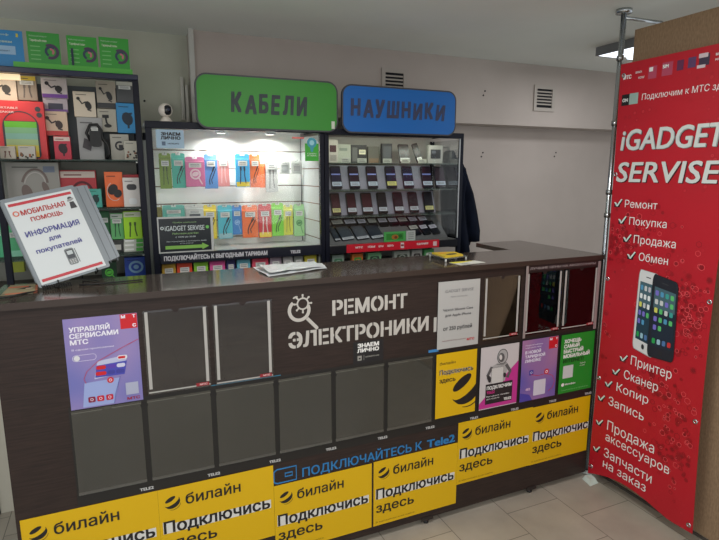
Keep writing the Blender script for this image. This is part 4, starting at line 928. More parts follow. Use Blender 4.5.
ORD = ['leftmost', 'second', 'third', 'fourth', 'fifth', 'sixth', 'last']
def leaning(u, x0, x1, o_y, o_z, dy, dz, th=.008):
    """frame of a slab leaning back: its foot at (o_y, o_z), rising by (dy, dz)"""
    v = Vector((0, dy, dz)).normalized(); return Fr((x0, o_y, o_z), (1, 0, 0), v)
def phone(fr, w, h, label, group, tagcol, back=(24, 22, 30), scr=(34, 32, 52), reflection=None, tagpos=(.12, .30), th=.008):
    t = thing('mobile_phone', label, 'phone', tuple(fr.p(w/2, 0, 0)), group)
    B().prism(fr, rr(0, 0, w, h, .007, 4), 0, th, M(back, .3)).build('body', t)
    p = Print(fr, th+.0006); p.rect(M(scr, .32), .004, .010, w-.004, h-.010, 0, .003)
    if reflection: p.rect(M(reflection, .3), .004, h*.60, w-.004, h*.66, 1)  # pale blue reflected streak painted across the screen
    p.build('screen', t)
    p = Print(fr, th+.0022); price(p, .003, w-.003, h*tagpos[0], h*tagpos[1], 0, tagcol); p.build('price_tag', t)
# upper row of phones, leaning on the first board
rowB = [(1.073, 1.136), (1.184, 1.246), (1.296, 1.360), (1.418, 1.484), (1.530, 1.598), (1.659, 1.727), (1.764, 1.836)]
for i, (a_, b_) in enumerate(rowB):
    dx = .010 if i < 6 else -.004
    z0 = 1.4605; fr = leaning(0, a_+dx, b_+dx, 2.852, z0, .045, .135)
    phone(fr, b_-a_, .134, '%s phone of the upper leaning row' % ORD[i], 'phones leaning in the upper row', (225, 220, 130) if i == 3 else (196, 208, 226), (20, 18, 32), (30, 26, 58) if i in (0, 3, 4) else (46, 24, 44), (150, 160, 235) if i < 6 else None)
rowC = [(1.065, 1.119), (1.159, 1.216), (1.252, 1.317), (1.353, 1.411), (1.457, 1.518), (1.558, 1.619), (1.661, 1.723)]
for i, (a_, b_) in enumerate(rowC):
    fr = leaning(0, a_+.006, b_+.006, 2.817, 1.3165, .045, .128)
    phone(fr, b_-a_, .128, '%s phone of the lower leaning row' % ORD[i], 'phones leaning in the lower row', (228, 222, 150) if i in (0, 6) else (206, 212, 222), (26, 20, 26), (70, 26, 40) if i < 3 else (40, 36, 46))
# phones lying on the sloping tray
v_ = Vector((0, .165, .132)).normalized()
def on_tray(x0, yo, w, h, rot, label, tagcol=(210, 214, 222), back=(30, 34, 44), scr=(40, 46, 60), tp=(.06, .26)):
    z = 1.163+(yo-2.74)*.132/.165
    u = Vector((math.cos(rot), 0, 0))+v_*math.sin(rot); vv = v_*math.cos(rot)-Vector((1, 0, 0))*math.sin(rot)
    fr = Fr(Vector((x0, yo, z))+u.cross(vv).normalized()*.003, u, vv)
    phone(fr, w, h, label, 'phones lying on the sloping tray', tagcol, back, scr, None, tp, .008)
on_tray(1.105, 2.755, .078, .115, .12, 'large grey phone lying leftmost in the front of the tray', tp=(.0, .16), scr=(70, 76, 88))
on_tray(1.195, 2.755, .080, .115, .12, 'large grey phone lying second in the front of the tray', tp=(.0, .16), scr=(84, 88, 98))
on_tray(1.285, 2.755, .082, .115, .12, 'large dark phone lying in the tray left of the green card', tp=(.0, .16), scr=(52, 58, 72))
on_tray(1.062, 2.755, .035, .12, .10, 'narrow dark phone at the very left end of the tray', tp=(.0, .10), scr=(60, 66, 78))
for i, (xx, yy, w, h, rt, l) in enumerate([(1.085, 2.832, .070, .085, .06, 'small dark phone at the left of the back row in the tray'), (1.163, 2.832, .072, .085, .05, 'dark phone with a bright tag, second in the back row of the tray'),
        (1.243, 2.832, .055, .085, .04, 'dark phone third in the back row of the tray'), (1.310, 2.832, .055, .088, .03, 'dark phone fourth in the back row of the tray'), (1.375, 2.832, .060, .088, .02, 'dark phone fifth in the back row, above the green card'),
        (1.442, 2.832, .060, .088, .02, 'dark phone sixth in the back row, above the white label'), (1.510, 2.832, .062, .088, .06, 'dark phone seventh in the back row of the tray'), (1.583, 2.832, .058, .088, .08, 'dark phone eighth in the back row of the tray'), (1.652, 2.832, .058, .088, .08, 'dark phone at the right end of the back row in the tray'),
        (1.560, 2.765, .060, .110, .10, 'dark phone with a torn white tag right of the white label'), (1.632, 2.765, .055, .110, .12, 'greyish phone lying in front at the right of the tray'), (1.698, 2.765, .055, .110, .14, 'greyish phone at the right end of the front of the tray')]):
    on_tray(xx, yy, w, h, rt, l, (222, 220, 236) if i % 3 else (206, 206, 200), (22, 24, 32), (30, 34, 46), (.34, .72) if i < 9 else (.42, .68))
# green card and white label in the tray
def card(x0, x1, z0, z1, Y, name, col, label, cat):
    o = B().box(x0, x1, Y, Y+.002, z0, z1, M(col, .45)).build(name); tag(o, label, cat); return o, Fr((x0, Y, z0)), x1-x0, z1-z0
o, f, w, h = card(1.352, 1.492, 1.1635, 1.220, 2.732, 'green_card', (90, 190, 100), 'green picture card standing in front of the tray of phones', 'card')
p = Print(f); p.rect(M((60, 150, 60), .5), .015, .010, .125, .046); p.ell(M((190, 120, 50), .5), .07, .026, .022, .014, 0, 1); p.ell(M((120, 60, 30), .5), .075, .024, .010, .008, 0, 2); p.ell(M((30, 110, 40), .5), .105, .03, .012, .010, 0, 1); p.build('picture', o)
o, f, w, h = card(1.496, 1.556, 1.1635, 1.222, 2.732, 'white_label', (206, 210, 206), 'white printed label right of the green picture card', 'label')
p = Print(f)
for k in range(4): p.rect(M((130, 134, 136), .5), .012, .010+.011*k, .048, .0135+.011*k)
p.build('lettering', o)
# top shelf goods
def stand_box(x0, x1, z0, z1, Y, d, col, name, label, cat, group='goods on the top shelf of the phone case'):
    t = thing(name, label, cat, ((x0+x1)/2, Y, z0), group); B().box(x0, x1, Y, Y+d, z0, z1, M(col, .45), .001).build('carton', t); return t, Fr((x0, Y, z0)), x1-x0, z1-z0
ZS = 1.6065
t, f, w, h = stand_box(1.085, 1.140, ZS, 1.735, 2.90, .02, (172, 168, 158), 'phone_box', 'pale box with a dark maroon square at the left of the top shelf', 'box'); p = Print(f); p.rect(M((60, 25, 35), .5), .006, .060, .045, .098); p.rect(M((140, 136, 130), .5), .008, .012, .046, .045); p.build('printed_front', t)
t, f, w, h = stand_box(1.150, 1.232, ZS, 1.712, 2.93, .025, (160, 166, 152), 'white_box', 'whitish green carton right of the maroon square box', 'box'); p = Print(f); p.rect(M((120, 130, 120), .5), .012, .070, .060, .085); price(p, .030, .078, .005, .030); p.build('printed_front', t)
t, f, w, h = stand_box(1.240, 1.340, ZS, 1.712, 2.945, .02, (48, 50, 52), 'dark_box', 'dark carton with a cream tag in the middle of the top shelf', 'box'); p = Print(f); price(p, .05, .092, .052, .078, 2, (225, 222, 190)); p.rect(M((96, 98, 96), .5), .008, .010, .040, .090); p.build('printed_front', t)
t, f, w, h = stand_box(1.352, 1.425, ZS, 1.705, 2.950, .02, (92, 92, 84), 'dark_box', 'olive grey carton right of the dark one with cream tag', 'box'); p = Print(f); p.rect(M((120, 100, 80), .5), .005, .004, .068, .030); p.build('printed_front', t)
t, f, w, h = stand_box(1.432, 1.500, ZS, 1.722, 2.93, .02, (40, 42, 46), 'dark_box', 'tall black carton left of the phone with a white tag', 'box'); p = Print(f); p.rect(M((74, 78, 82), .5), .008, .02, .060, .100); p.build('printed_front', t)
def shelf_phone(x, w, h, lean, label, side=.0, Y=2.90):
    v = Vector((side, .035, h)).normalized(); u = Vector((1, 0, 0)); u = (u-v*u.dot(v)).normalized(); fr = Fr((x, Y, ZS+.001), u, v)
    phone(fr, w, h, label, 'phones on the top shelf', (222, 224, 220), (30, 32, 34), (50, 54, 54), None, (.06, .26))
shelf_phone(1.535, .070, .115, 0, 'dark phone with a white tag on the top shelf', .0)
shelf_phone(1.655, .040, .120, 0, 'slim dark phone tilted left on the top shelf', -.03)
t, f, w, h = stand_box(1.715, 1.815, ZS, 1.715, 2.87, .02, (160, 160, 154), 'framed_device', 'white framed box with a dark screen on the top shelf', 'box'); p = Print(f); p.rect(M((52, 54, 58), .4), .015, .030, .085, .084); p.rect(M((90, 94, 100), .4), .022, .060, .050, .076, 1); p.build('printed_front', t)
for i, (xx, l) in enumerate(((1.12, 'price label leaning at the left of the top shelf edge'), (1.22, 'price label under the whitish green carton'), (1.38, 'price label under the olive grey carton'), (1.50, 'price label under the tall black carton'), (1.615, 'price label near the slim tilted phone'))):
    o, f, w, h = card(xx, xx+.055, ZS+.0005, ZS+.025, 2.80+.004*i, 'price_label', (200, 204, 190), l, 'label'); o['group'] = 'price labels on the top shelf'
    p = Print(f); p.rect(M((110, 112, 116), .6), .006, .006, .046, .009); p.rect(M((110, 112, 116), .6), .006, .014, .040, .017); p.build('lettering', o)
# boxes in the bottom compartment
for x0_, x1_, c, c2, l in ((1.06, 1.135, (140, 160, 150), (60, 110, 80), 'grey green carton at the left of the phone case bottom compartment'), (1.18, 1.25, (196, 110, 50), (60, 140, 60), 'orange framed carton with a green middle under the red strip'),
        (1.275, 1.365, (110, 160, 120), (40, 60, 50), 'green grey carton with a dark print under the red strip'), (1.445, 1.55, (150, 158, 150), (50, 60, 50), 'pale grey carton with a dark coiled print under the red strip'),
        (1.56, 1.632, (160, 160, 156), (60, 56, 54), 'pale carton with a dark round print under the end of the red strip'), (1.645, 1.715, (80, 150, 90), (190, 195, 190), 'green carton with a pale middle at the right of the bottom compartment')):
    t, f, w, h = stand_box(x0_-.02, x1_-.025, 1.0315, 1.105, 2.74, .03, c, 'small_carton', l, 'box', 'cartons in the bottom compartment of the phone case'); p = Print(f); p.poly(M(c2, .5), rr(.15*w, .12*h, .85*w, .72*h, .01), 1); p.ring(M(c, .5), .5*w, .4*h, .2*w, .05*w, 2); p.build('printed_front', t)
# things below
t = thing('security_camera', 'small white ball camera with a black face on the lit case', 'camera', (.225, 2.80, 1.7855))
WP = M((222, 214, 204), .4)
B().lathe((.222, 2.80, 1.7855), [(0, 0), (.030, 0), (.031, .006), (.022, .018), (.014, .028), (0, .030)], WP, 24).build('base', t)
prof = [(.0325*math.sin(math.pi*k/12), -.0325*math.cos(math.pi*k/12)) for k in range(13)]
B().lathe((.222, 2.80, 1.844), prof, WP, 24).build('head', t)
b = B(); fr = Fr((.222, 2.80, 1.844), Vector((.92, .39, 0)), (0, 0, 1)); 
pts = []
vs = []; fs = []
for i in range(9):
    for j in range(9):
        th = -.55+1.1*i/8+.35; ph = -.78+1.5*j/8
        d = Vector((math.sin(th)*math.cos(ph), -math.cos(th)*math.cos(ph), math.sin(ph)))
        k = 1.0 if 0 < i < 8 and 0 < j < 8 else .985
        vs.append(Vector((.222, 2.80, 1.844))+d*.0332*k)
for i in range(8):
    for j in range(8):
        if (i in (0, 7)) and (j in (0, 7)): continue
        a = i*9+j; fs.append((a, a+9, a+10, a+1))
b.add(vs, fs, M((22, 24, 34), .2), True); b.build('face', t)
d = Vector((math.sin(.35), -math.cos(.35), .05)).normalized(); b = B(); c0 = Vector((.222, 2.80, 1.844))+d*.032
b.tube([c0, c0+d*.003], .007, M((60, 66, 84), .1), 14); b.build('lens', t)
b = B(); b.tube([(.245, 2.815, 1.7885), (.28, 2.83, 1.789), (.315, 2.84, 1.789), (.33, 2.87, 1.805), (.33, 3.07, 1.83), (.33, 3.155, 1.835)], .0028, M((196, 192, 184), .5), 8)
o = b.build('camera_cable'); tag(o, 'white cable running from the ball camera along the case top', 'cable')

# ================================================================ left display rack
t = thing('display_rack', 'dark framed display rack of accessories behind the left end of the counter', 'display rack', (-.25, 2.85, 0))
RF, RB, rx0, rx1, rz = 2.72, 3.02, -.640, .108, 1.985
for a_, y in ((rx1-.026, RF), (-.482, RF), (rx0, RF)): B().box(a_, a_+.026, y, y+.025, .0, rz-.0242, NAVY, .002).build('frame_post', t)
for a_ in (rx1-.026, rx0): B().box(a_, a_+.026, RB-.0015, RB+.0235, 0, rz-.024, NAVY, .002).build('frame_post', t)
B().box(rx0, rx1, RF, RF+.03, rz-.024, rz, M((18, 26, 56), .3), .003).build('top_rail', t)
B().box(rx0, rx1, RF+.0305, 2.80, rz-.02, rz-.004, NAVY).build('top_panel', t)
B().box(rx0, rx1-.0265, RB-.012, RB-.002, 1.615, rz-.025, M((84, 90, 94), .5)).build('back_panel', t)
B().box(rx0, rx1-.0265, RB-.012, RB-.002, .4, 1.6145, M((140, 140, 130), .5)).build('back_panel', t)
SH2 = glass_mat('rack_shelf_glass', (.80, .86, .84), .15, .03, (90, 105, 100), .4)
for z in (1.610, 1.392, 1.176): B().box(rx0, rx1-.028, RF+.004, RB-.013, z-.007, z, SH2).build('glass_shelf', t)
for z in (1.600, 1.382, 1.168):
    for yy in (RF+.012,): B().box(rx1-.034, rx1-.0265, yy, yy+.01, z-.004, z+.002, WHITE).build('shelf_clip', t)
B().box(rx0, rx1-.028, RF+.004, RB-.013, 1.028, 1.040, M((70, 62, 56), .5)).build('bottom_shelf', t)
B().box(rx0, rx1-.028, RF+.01, RB-.013, .0, 1.027, M((196, 192, 178), .5)).build('base_cabinet', t)
# pale strip between rack and lit case
tag(B().box(.108, .134, 2.735, 2.745, .0, 1.70, M((128, 134, 128), .4)).build('gap_strip'), 'narrow pale upright strip between the rack and the lit case', 'strip')
ld = bpy.data.lights.new('rack_light', 'AREA'); ld.shape = 'RECTANGLE'; ld.size = .15; ld.size_y = .02; ld.energy = .28; ld.color = (1, .86, .66)
lo = bpy.data.objects.new('rack_light', ld); COL.objects.link(lo); lo.location = (-.44, 2.80, 1.935); lo.rotation_euler = (math.radians(35), 0, 0)
t = thing('rack_lamp', 'small warm lamp under the top rail at the left of the rack', 'lamp', (-.44, 2.80, 1.942)); B().box(-.52, -.36, 2.79, 2.81, 1.942, 1.9645, M((250, 225, 180), .5, 0, .8)).build('diffuser', t)
def rack_box(r, label, cat, group='accessory packages in the left rack'):
    x0, x1, z0, z1, Y, d, c, mo, mc, ex = r; z1 = min(z1, 1.992); w, h = x1-x0, z1-z0
    t = thing('accessory_box' if cat == 'box' else 'hanging_pack', label, cat, ((x0+x1)/2, Y, z0), group)
    d = min(d, RB-.0125-Y); B().box(x0, x1, Y, Y+d, z0, z1, M(c, .42), .0015).build('carton', t)
    p = Print(Fr((x0, Y, z0))); motif(p, mo, M(mc, .5), w, h)
    if ex and len(ex) == 4: p.rect(M(ex[:3], .5), .03*w, .80*h, .97*w, .97*h, 1)
    elif ex: p.rect(M(ex, .5), .0*w+.001, .0*h+.001, w-.001, .20*h, 1)
    if mo not in ('none', 'speaker'): p.rect(M(tuple(int(v*.6) for v in c), .5), .12*w, .86*h, .60*w, .89*h, 2)
    if p.f: p.build('printed_front', t)
    if cat == 'package' and w > .03 and h > .05: p = Print(Fr((x0, Y, z0)), .0016); price(p, .15*w, .85*w, .62*h, .78*h); p.build('price_tag', t)
    return t
RSH = [1.610, 1.392, 1.176, 1.0405]
for r in RACK_PACKS:
    r = list(r)
    for s_ in RSH:                                   # standing goods rest on their shelf
        if -.032 < r[2]-s_ < .03: r[2] = s_+.0004
    rack_box(r[:10], r[10], r[11])
    if r[2] > 1.62: B().tube([((r[0]+r[1])/2, RB-.0125, r[3]-.01), ((r[0]+r[1])/2, r[4]+min(r[5], RB-.0125-r[4])+.0005, r[3]-.01)], .002, CHROME, 6).build('hook', [o for o in COL.objects if o.parent is None and o.get('label') == r[10]][0])
zz = 1.1765
for (x0, x1, z0, z1, c, l) in reversed(RACK_STACK):
    t = thing('flat_carton', l, 'box', ((x0+x1)/2, 2.80, zz), 'stack of flat cartons by the rack post'); h = .0205
    B().box(x0, x1-.012, 2.80, 2.88, zz, zz+h, M((196, 200, 190), .45), .001).build('carton', t); p = Print(Fr((x0, 2.80, zz))); p.rect(M((70, 160, 60), .5), (x1-x0)*.55, .002, x1-x0-.014, h-.002); p.rect(M((230, 232, 228), .5), .005, h*.35, (x1-x0)*.45, h*.75); p.build('printed_front', t); zz += h+.0006
for x0, x1, z0, z1, Y, d, c, mo, mc, l in RACK_LOW:
    if z0 < 1.10: rack_box((x0, x1, 1.0405, z1, Y, d, c, mo, mc, None), l, 'box')
    else: rack_box((x0, x1, 1.1042, z1, Y, d, c, mo, mc, None), l, 'box')
# black charger and cables hanging in front of the tall grey box
t = thing('car_charger', 'black coiled charger hanging in front of the tall grey box', 'charger', (-.06, 2.88, 1.64))
def rp(x, y, Y=2.89):
    # rack front coordinates measured as fractions of the rack face
    return Vector((x, Y, y))
b = B(); b.prism(Fr((-.115, 2.895, 1.672)), rr(0, 0, .050, .085, .018), 0, .02, BLACK); b.build('charger_body', t)
b = B(); b.tube([(-.112, 2.89, 1.70), (-.128, 2.89, 1.735), (-.110, 2.89, 1.772), (-.080, 2.89, 1.775), (-.064, 2.89, 1.75), (-.060, 2.89, 1.71), (-.040, 2.89, 1.68), (-.035, 2.89, 1.64), (-.05, 2.89, 1.618)], .007, BLACK, 8); b.build('cable', t)
p = Print(Fr((-.105, 2.875, 1.745)), .0005); price(p, 0, .028, 0, .014); p.build('price_tag', t)
B().tube([(-.088, 2.895, 1.778), (-.088, 2.9295, 1.782)], .002, CHROME, 6).build('hook', t)
# tariff sheets on top of the rack
for i, (x0, x1, z0, z1, c, l) in enumerate(TARIFF):
    z0 = rz-.0035; Y = 2.775; o = B().box(x0, x1, Y, Y+.003, z0, z1, M(c, .4)).build('tariff_sheet'); tag(o, l, 'sheet', 'tariff sheets standing on the rack')
    f = Fr((x0, Y, z0)); w, h = x1-x0, z1-z0; p = Print(f); PW = M((190, 210, 190), .5)
    if i == 0:
        p.text(PW, 'Тариф', .012 if False else w-.12, h*.86, .008, w-.05); p.text(PW, 'для связи', w-.12, h*.68, .009, w-.04, .02); p.rect(M((150, 185, 215), .5), .03, h*.38, w-.03, h*.60); p.text(M((60, 90, 120), .5), 'безлимит', w-.12, h*.45, .008, w-.05, .0, 2); p.rect(M((200, 190, 60), .5), w-.024, h*.84, w-.016, h*.93)
    else:
        p.text(PW, 'Мобильный интернет', .008, h*.88, .006, w*.62); p.text(M((215, 225, 200), .5), 'Тарифный план', .010, h*.76, .009, w*.60, .02)
        for k in range(4): p.rect(M((120, 185, 115), .5), .010, h*(.62-.11*k), w*.38, h*(.62-.11*k)+.004)
        p.ring(M((70, 50, 80), .5), w*.70, h*.52, .026, .012, 1, -2.0, 2.2); p.ring(M((40, 60, 80), .5), w*.70, h*.52, .018, .010, 1, .8, 4.2); p.ring(M((190, 110, 120), .5), w*.70, h*.52, .010, .008, 2, -1, 1.8)
    price(p, w-.036, w-.004, .004, .020, 3, (150, 170, 150)); p.build('lettering', o)
o = B().box(-.375, .088, 2.765, 2.768, rz-.0035, rz+.028, M((80, 180, 60), .4)).build('shelf_strip'); tag(o, 'bright green strip along the foot of the green tariff sheets', 'strip')
for x_, l in ((-.385, 'narrow brownish leaflet between the blue and the first green sheet'), (-.248, 'narrow brownish leaflet right of the first green tariff sheet')):
    o = B().box(x_, x_+.028, 2.780, 2.783, rz-.0035, rz+.105, M((150, 118, 84), .5)).build('leaflet'); tag(o, l, 'leaflet')
    p = Print(Fr((x_, 2.780, rz-.0035))); p.rect(M((60, 50, 80), .5), .004, .02, .024, .045); p.rect(M((190, 130, 70), .5), .004, .06, .024, .09); p.build('picture', o)
o = B().box(-.155, -.146, 2.770, 2.774, rz-.0035, rz+.10, M((20, 40, 60), .5)).build('dark_strip'); tag(o, 'thin dark blue strip between the middle and last green sheets', 'strip')

# ================================================================ the jacket
t = thing('jacket', 'dark navy jacket hanging beside the phone case', 'jacket', (1.98, 2.95, 1.08))
JM = noise_mat('navy_cloth', (9, 13, 24), (19, 25, 40), 22, .95, (1, 1, .5), 4, .3, .7, .6, .1)
def loft(secs, m, n=28):
    b = B(); vs = []; fs = []
    for (z, cx, cy, a, c, ph) in secs:
        for k in range(n):
            q = 2*math.pi*k/n; w = 1+.07*math.sin(3*q+ph)+.05*math.sin(5*q+2*ph)
            vs.append((cx+a*math.cos(q)*w, cy+c*math.sin(q)*w, z))
    for i in range(len(secs)-1):
        for k in range(n): fs.append((i*n+k, i*n+(k+1) % n, (i+1)*n+(k+1) % n, (i+1)*n+k))
    fs.append(tuple(range(n))); fs.append(tuple(range((len(secs)-1)*n, len(secs)*n))[::-1])
    b.add(vs, fs, m, True); return b
loft([(1.665, 1.93, 2.97, .018, .03, 0), (1.64, 1.935, 2.965, .05, .05, .2), (1.58, 1.955, 2.955, .085, .065, .5), (1.48, 1.965, 2.95, .095, .07, .9), (1.36, 1.972, 2.95, .100, .072, 1.3), (1.24, 1.980, 2.95, .106, .072, 1.7), (1.14, 1.985, 2.95, .104, .072, 2.1), (1.085, 1.975, 2.95, .098, .070, 2.3)], JM).build('body', t)
loft([(1.63, 1.955, 2.925, .030, .035, 0), (1.54, 1.985, 2.92, .046, .042, .3), (1.42, 2.025, 2.915, .052, .046, .8), (1.30, 2.058, 2.915, .050, .046, 1.4), (1.18, 2.085, 2.915, .048, .044, 2.0), (1.11, 2.092, 2.915, .040, .042, 2.2)], JM).build('sleeve', t)
loft([(1.60, 1.925, 2.900, .030, .03, 0), (1.50, 1.925, 2.832, .04, .04, .3), (1.36, 1.935, 2.875, .043, .043, .8), (1.20, 1.955, 2.87, .044, .043, 1.4), (1.06, 1.985, 2.87, .042, .042, 2.0), (1.035, 1.992, 2.87, .036, .038, 2.2)], JM).build('sleeve', t)
loft([(1.69, 1.925, 2.965, .022, .028, 0), (1.675, 1.925, 2.965, .036, .038, .2), (1.64, 1.93, 2.96, .045, .045, .4)], JM).build('collar', t)
B().tube([(1.925, 2.965, 1.69), (1.925, 2.99, 1.71), (1.925, 3.06, 1.715), (1.925, 3.2195, 1.715)], .004, CHROME, 8).build('hanger_hook', t)

# ================================================================ on the worktop
ZC = CZ+.0006
BLo = Vector((-.270, 2.032, 1.1725)); BRo = Vector((-.053, 2.110, 1.220)); TLo = Vector((-.374, 2.146, 1.4605))
u = (BRo-BLo).normalized(); v = (TLo-BLo); v = (v-u*v.dot(u)); hgt = v.length; v.normalize(); wid = (BRo-BLo).length
t = thing('ring_binder', 'grey ring binder tilted on the counter with an information cover sheet', 'binder', tuple(BLo))
f = Fr(BLo, u, v); GRY = M((128, 136, 142), .4); GRD = M((98, 104, 112), .45)
B().prism(f, rr(0, 0, wid, hgt, .006, 3), -.003, 0, GRY).build('front_cover', t)
B().prism(f, [(wid+.0005, .020), (wid+.046, .026), (wid+.046, hgt-.010), (wid+.0005, hgt-.006)], -.022, -.004, GRY).build('spine', t)
b = B()
for k in (.08, .50): b.prism(f, [(wid+.004+k*.06, .012), (wid+.006+k*.06, .012), (wid+.006+k*.06, hgt-.012), (wid+.004+k*.06, hgt-.012)], -.0038, -.0030, GRD)
b.build('spine_ridge', t)
B().prism(f, [(.004, .022), (wid-.002, .022), (wid-.002, hgt-.004), (.004, hgt-.004)], -.022, -.0035, M((205, 205, 200), .7)).build('pages', t)
B().prism(f, rr(0, .024, wid+.044, hgt, .006, 3), -.026, -.0225, GRY).build('back_cover', t)
p = Print(f); p.rect(M((206, 212, 214), .5), .010, .008, wid-.012, hgt-.014); p.build('cover_sheet', t)
p = Print(f, .0012); CR = M((186, 60, 70), .5); IN = M((72, 72, 140), .5); RD = M((176, 52, 52), .5)
p.rect(CR, .016, hgt-.032, wid-.018, hgt-.022); p.rect(CR, .016, .016, wid-.020, .026)
def serif(m, s_, x0_, y, h, x1_): 
    vs_, fs_ = text_mesh(s_, .025, 0); p.text(m, s_, x0_, y, h, x1_, .025)
    # serifs: small feet at the bottom of the letters
xm = wid/2
serif(RD, 'МОБИЛЬНАЯ', .042, hgt-.070, .018, wid-.052); serif(RD, 'ПОМОЩЬ', .062, hgt-.098, .015, wid-.072)
p.ring(M((205, 110, 90), .5), .028, hgt-.060, .008, .004, 1)
serif(IN, 'ИНФОРМАЦИЯ', .028, hgt-.148, .019, wid-.034); serif(IN, 'для', .088, hgt-.178, .015, .126); serif(IN, 'покупателей', .036, hgt-.212, .016, wid-.052)
p.ell(M((70, 70, 74), .5), wid-.030, hgt-.048, .008); p.poly(M((60, 60, 64), .5), [(wid-.040, hgt-.085), (wid-.018, hgt-.085), (wid-.022, hgt-.060), (wid-.036, hgt-.060)]); p.ell(M((150, 150, 150), .5), wid-.030, hgt-.052, .012, .005, .3)
p.build('lettering', t)
p = Print(f, .0012); cx = xm+.012; c1 = M((120, 126, 128), .5); p.poly(c1, rr(cx-.014, .045, cx+.016, .105, .006)); p.poly(M((70, 74, 80), .5), rr(cx-.011, .068, cx+.013, .100, .003), 1); p.rect(M((186, 194, 196), .5), cx-.008, .082, cx+.010, .096, 2)
for i in range(3):
    for j in range(3): p.rect(M((190, 190, 190), .5), cx-.009+.0075*i, .049+.0055*j, cx-.0045+.0075*i, .0525+.0055*j, 2)
p.line(c1, [(cx+.020, .048), (cx+.020, .10)], .003); p.build('phone_drawing', t)
# wire stand under the binder
t = thing('wire_stand', 'black wire stand holding up the tilted binder', 'stand', (-.16, 2.11, ZC))
for q in (.25, .8):
    a_ = f.p(wid*q, -.004, .006); c_ = f.p(wid*q, -.004, -.031); e_ = f.p(wid*q, hgt*.55, -.031)
    g_ = Vector((a_.x, a_.y, ZC+.004))
    B().tube([a_+f.v*.012, a_, c_, e_, Vector((e_.x+.01, 2.178, ZC+.06)), Vector((e_.x+.01, 2.178, ZC+.004)), Vector((c_.x, c_.y, ZC+.004)), g_], .0024, BLACK, 8).build('wire', t)
b = B(); pts = []
for k in range(90): q = k/89; an = k*.9; pts.append((-.262+.085*q, 2.022+.035*q+.007*math.sin(an), ZC+.0095+.007*math.cos(an)))
b.tube(pts, .0018, BLACK, 5); o = b.build('coiled_cord'); tag(o, 'black coiled cord lying under the lower corner of the binder', 'cord')
b = B(); b.tube([(-.60, 1.99, ZC+.003), (-.47, 1.955, ZC+.003), (-.39, 1.935, ZC+.003), (-.345, 1.945, ZC+.003), (-.31, 1.985, ZC+.003), (-.272, 2.010, ZC+.003)][1:], .0028, BLACK, 8); o = b.build('black_cable'); tag(o, 'thin black cable lying on the counter left of the binder', 'cable')
b = B(); b.tube([(-.155, 2.060, ZC+.0032), (-.08, 2.060, ZC+.0032), (.0, 2.068, ZC+.0032), (.05, 2.075, ZC+.0032)], .0028, BLACK, 8); o = b.build('pen'); tag(o, 'thin black stick lying on the counter right of the binder foot', 'pen')
def flat(name, pts, z, th, col, label, cat, rough=.5):
    fr = Fr((0, 0, z), (1, 0, 0), (0, 1, 0)); o = B().prism(fr, pts, 0, th, M(col, rough)).build(name); tag(o, label, cat); return o
# leaflet pile at the left end
for i, (dx, dy, c, l) in enumerate(((0, 0, (120, 118, 96), 'greenish leaflet at the bottom of the pile left of the binder'), (.012, .008, (196, 110, 80), 'orange printed leaflet in the middle of the pile left of the binder'), (.004, .02, (150, 140, 110), 'tan leaflet with a black triangle on top of the pile'))):
    o = flat('leaflet', [(-.375+dx, 1.985+dy), (-.285+dx, 1.992+dy), (-.300+dx, 2.125+dy), (-.375+dx, 2.13+dy)], ZC+.0065*0+.0012*i, .0009, c, l, 'leaflet'); o['group'] = 'leaflets left of the binder'
p = Print(Fr((-.37, 2.01, ZC+.0034), (1, 0, 0), (0, 1, 0))); p.poly(BLACK, [(.03, .05), (.07, .05), (.065, .10)]); p.rect(M((215, 90, 60), .5), .0, .085, .06, .10); p.rect(M((220, 200, 180), .5), .055, .05, .075, .065); p.build('printed_front', o)
# paper sheets in the middle
rnd = random.Random(3)
def crumple(name, quad, z, label, nx=10, ny=6, amp=.0025):
    q = [Vector(a_+(0,)) for a_ in quad]; vs = []; fs = []
    for i in range(nx+1):
        for j in range(ny+1):
            a_, c_ = i/nx, j/ny; pt = (q[0]*(1-a_)+q[1]*a_)*(1-c_)+(q[3]*(1-a_)+q[2]*a_)*c_
            vs.append((pt.x, pt.y, z+abs(rnd.gauss(0, amp))+.0004))
    k = len(vs); vs += [(x, y, zz_+.0006) for x, y, zz_ in vs]
    for i in range(nx):
        for j in range(ny): a_ = i*(ny+1)+j; fs += [(a_, a_+1, a_+ny+2, a_+ny+1), (k+a_, k+a_+ny+1, k+a_+ny+2, k+a_+1)]
    rim = [j for j in range(ny+1)]+[i*(ny+1)+ny for i in range(1, nx+1)]+[nx*(ny+1)+j for j in range(ny-1, -1, -1)]+[i*(ny+1) for i in range(nx-1, 0, -1)]
    for m_ in range(len(rim)): a_, c_ = rim[m_], rim[(m_+1) % len(rim)]; fs.append((a_, k+a_, k+c_, c_))
    b = B(); b.add(vs, fs, M((204, 208, 210), .35), False); o = b.build(name); tag(o, label, 'paper', 'plastic covered sheets on the worktop'); return o
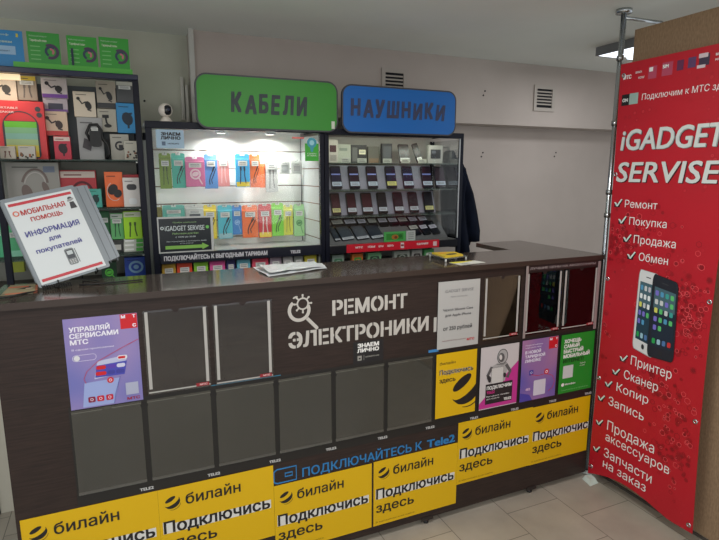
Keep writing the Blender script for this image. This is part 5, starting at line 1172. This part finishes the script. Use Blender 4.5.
crumple('paper_sheet', [(.487, 1.962), (.750, 2.035), (.775, 2.168), (.475, 2.165)], ZC, 'crumpled white sheet at the bottom of the pile on the worktop')
crumple('paper_sheet', [(.50, 1.985), (.735, 2.050), (.74, 2.165), (.49, 2.160)], ZC+.009, 'crumpled white sheet lying on top of the other on the worktop', amp=.003)
# yellow book stand
t = thing('leaflet_tray', 'clear tray with a yellow booklet near the corner of the counter', 'tray', (1.345, 2.06, ZC))
quad = [(1.275, 1.972), (1.412, 2.000), (1.43, 2.12), (1.29, 2.14)]
TR = glass_mat('tray_acrylic', (.9, .92, .9), .8, .05, (170, 175, 170), .3)
fr = Fr((0, 0, ZC), (1, 0, 0), (0, 1, 0)); B().prism(fr, quad, .014, .017, TR).build('tray_plate', t)
for x_, y_ in quad: B().lathe((x_+(.006 if x_ < 1.35 else -.006), y_+(.006 if y_ < 2.05 else -.006), ZC), [(0, 0), (.004, 0), (.004, .0139), (0, .0139)], M((215, 218, 216), .3), 10).build('leg', t)
o = flat('yellow_booklet', [(1.288, 1.990), (1.395, 2.012), (1.41, 2.105), (1.30, 2.125)], ZC+.0172, .006, (206, 176, 40), 'yellow booklet with dark print lying in the clear tray', 'booklet')
p = Print(Fr((1.29, 1.99, ZC+.0232), (1, 0, 0), (0, 1, 0))); p.ell(M((60, 50, 30), .5), .062, .052, .032, .016, .3); p.rect(M((220, 120, 40), .5), .02, .085, .06, .10); p.build('printed_front', o)
o = flat('yellow_leaflet', [(1.297, 1.886), (1.440, 1.905), (1.425, 1.968), (1.290, 1.965)], ZC, .0008, (206, 206, 196), 'white and yellow leaflet lying flat at the counter edge', 'leaflet')
p = Print(Fr((0, 0, ZC+.0008), (1, 0, 0), (0, 1, 0))); p.poly(M((215, 205, 60), .5), [(1.293, 1.93), (1.34, 1.935), (1.42, 1.966), (1.291, 1.963)]); p.poly(M((160, 160, 165), .5), [(1.31, 1.90), (1.36, 1.905), (1.35, 1.92), (1.31, 1.915)]); p.build('printed_front', o)
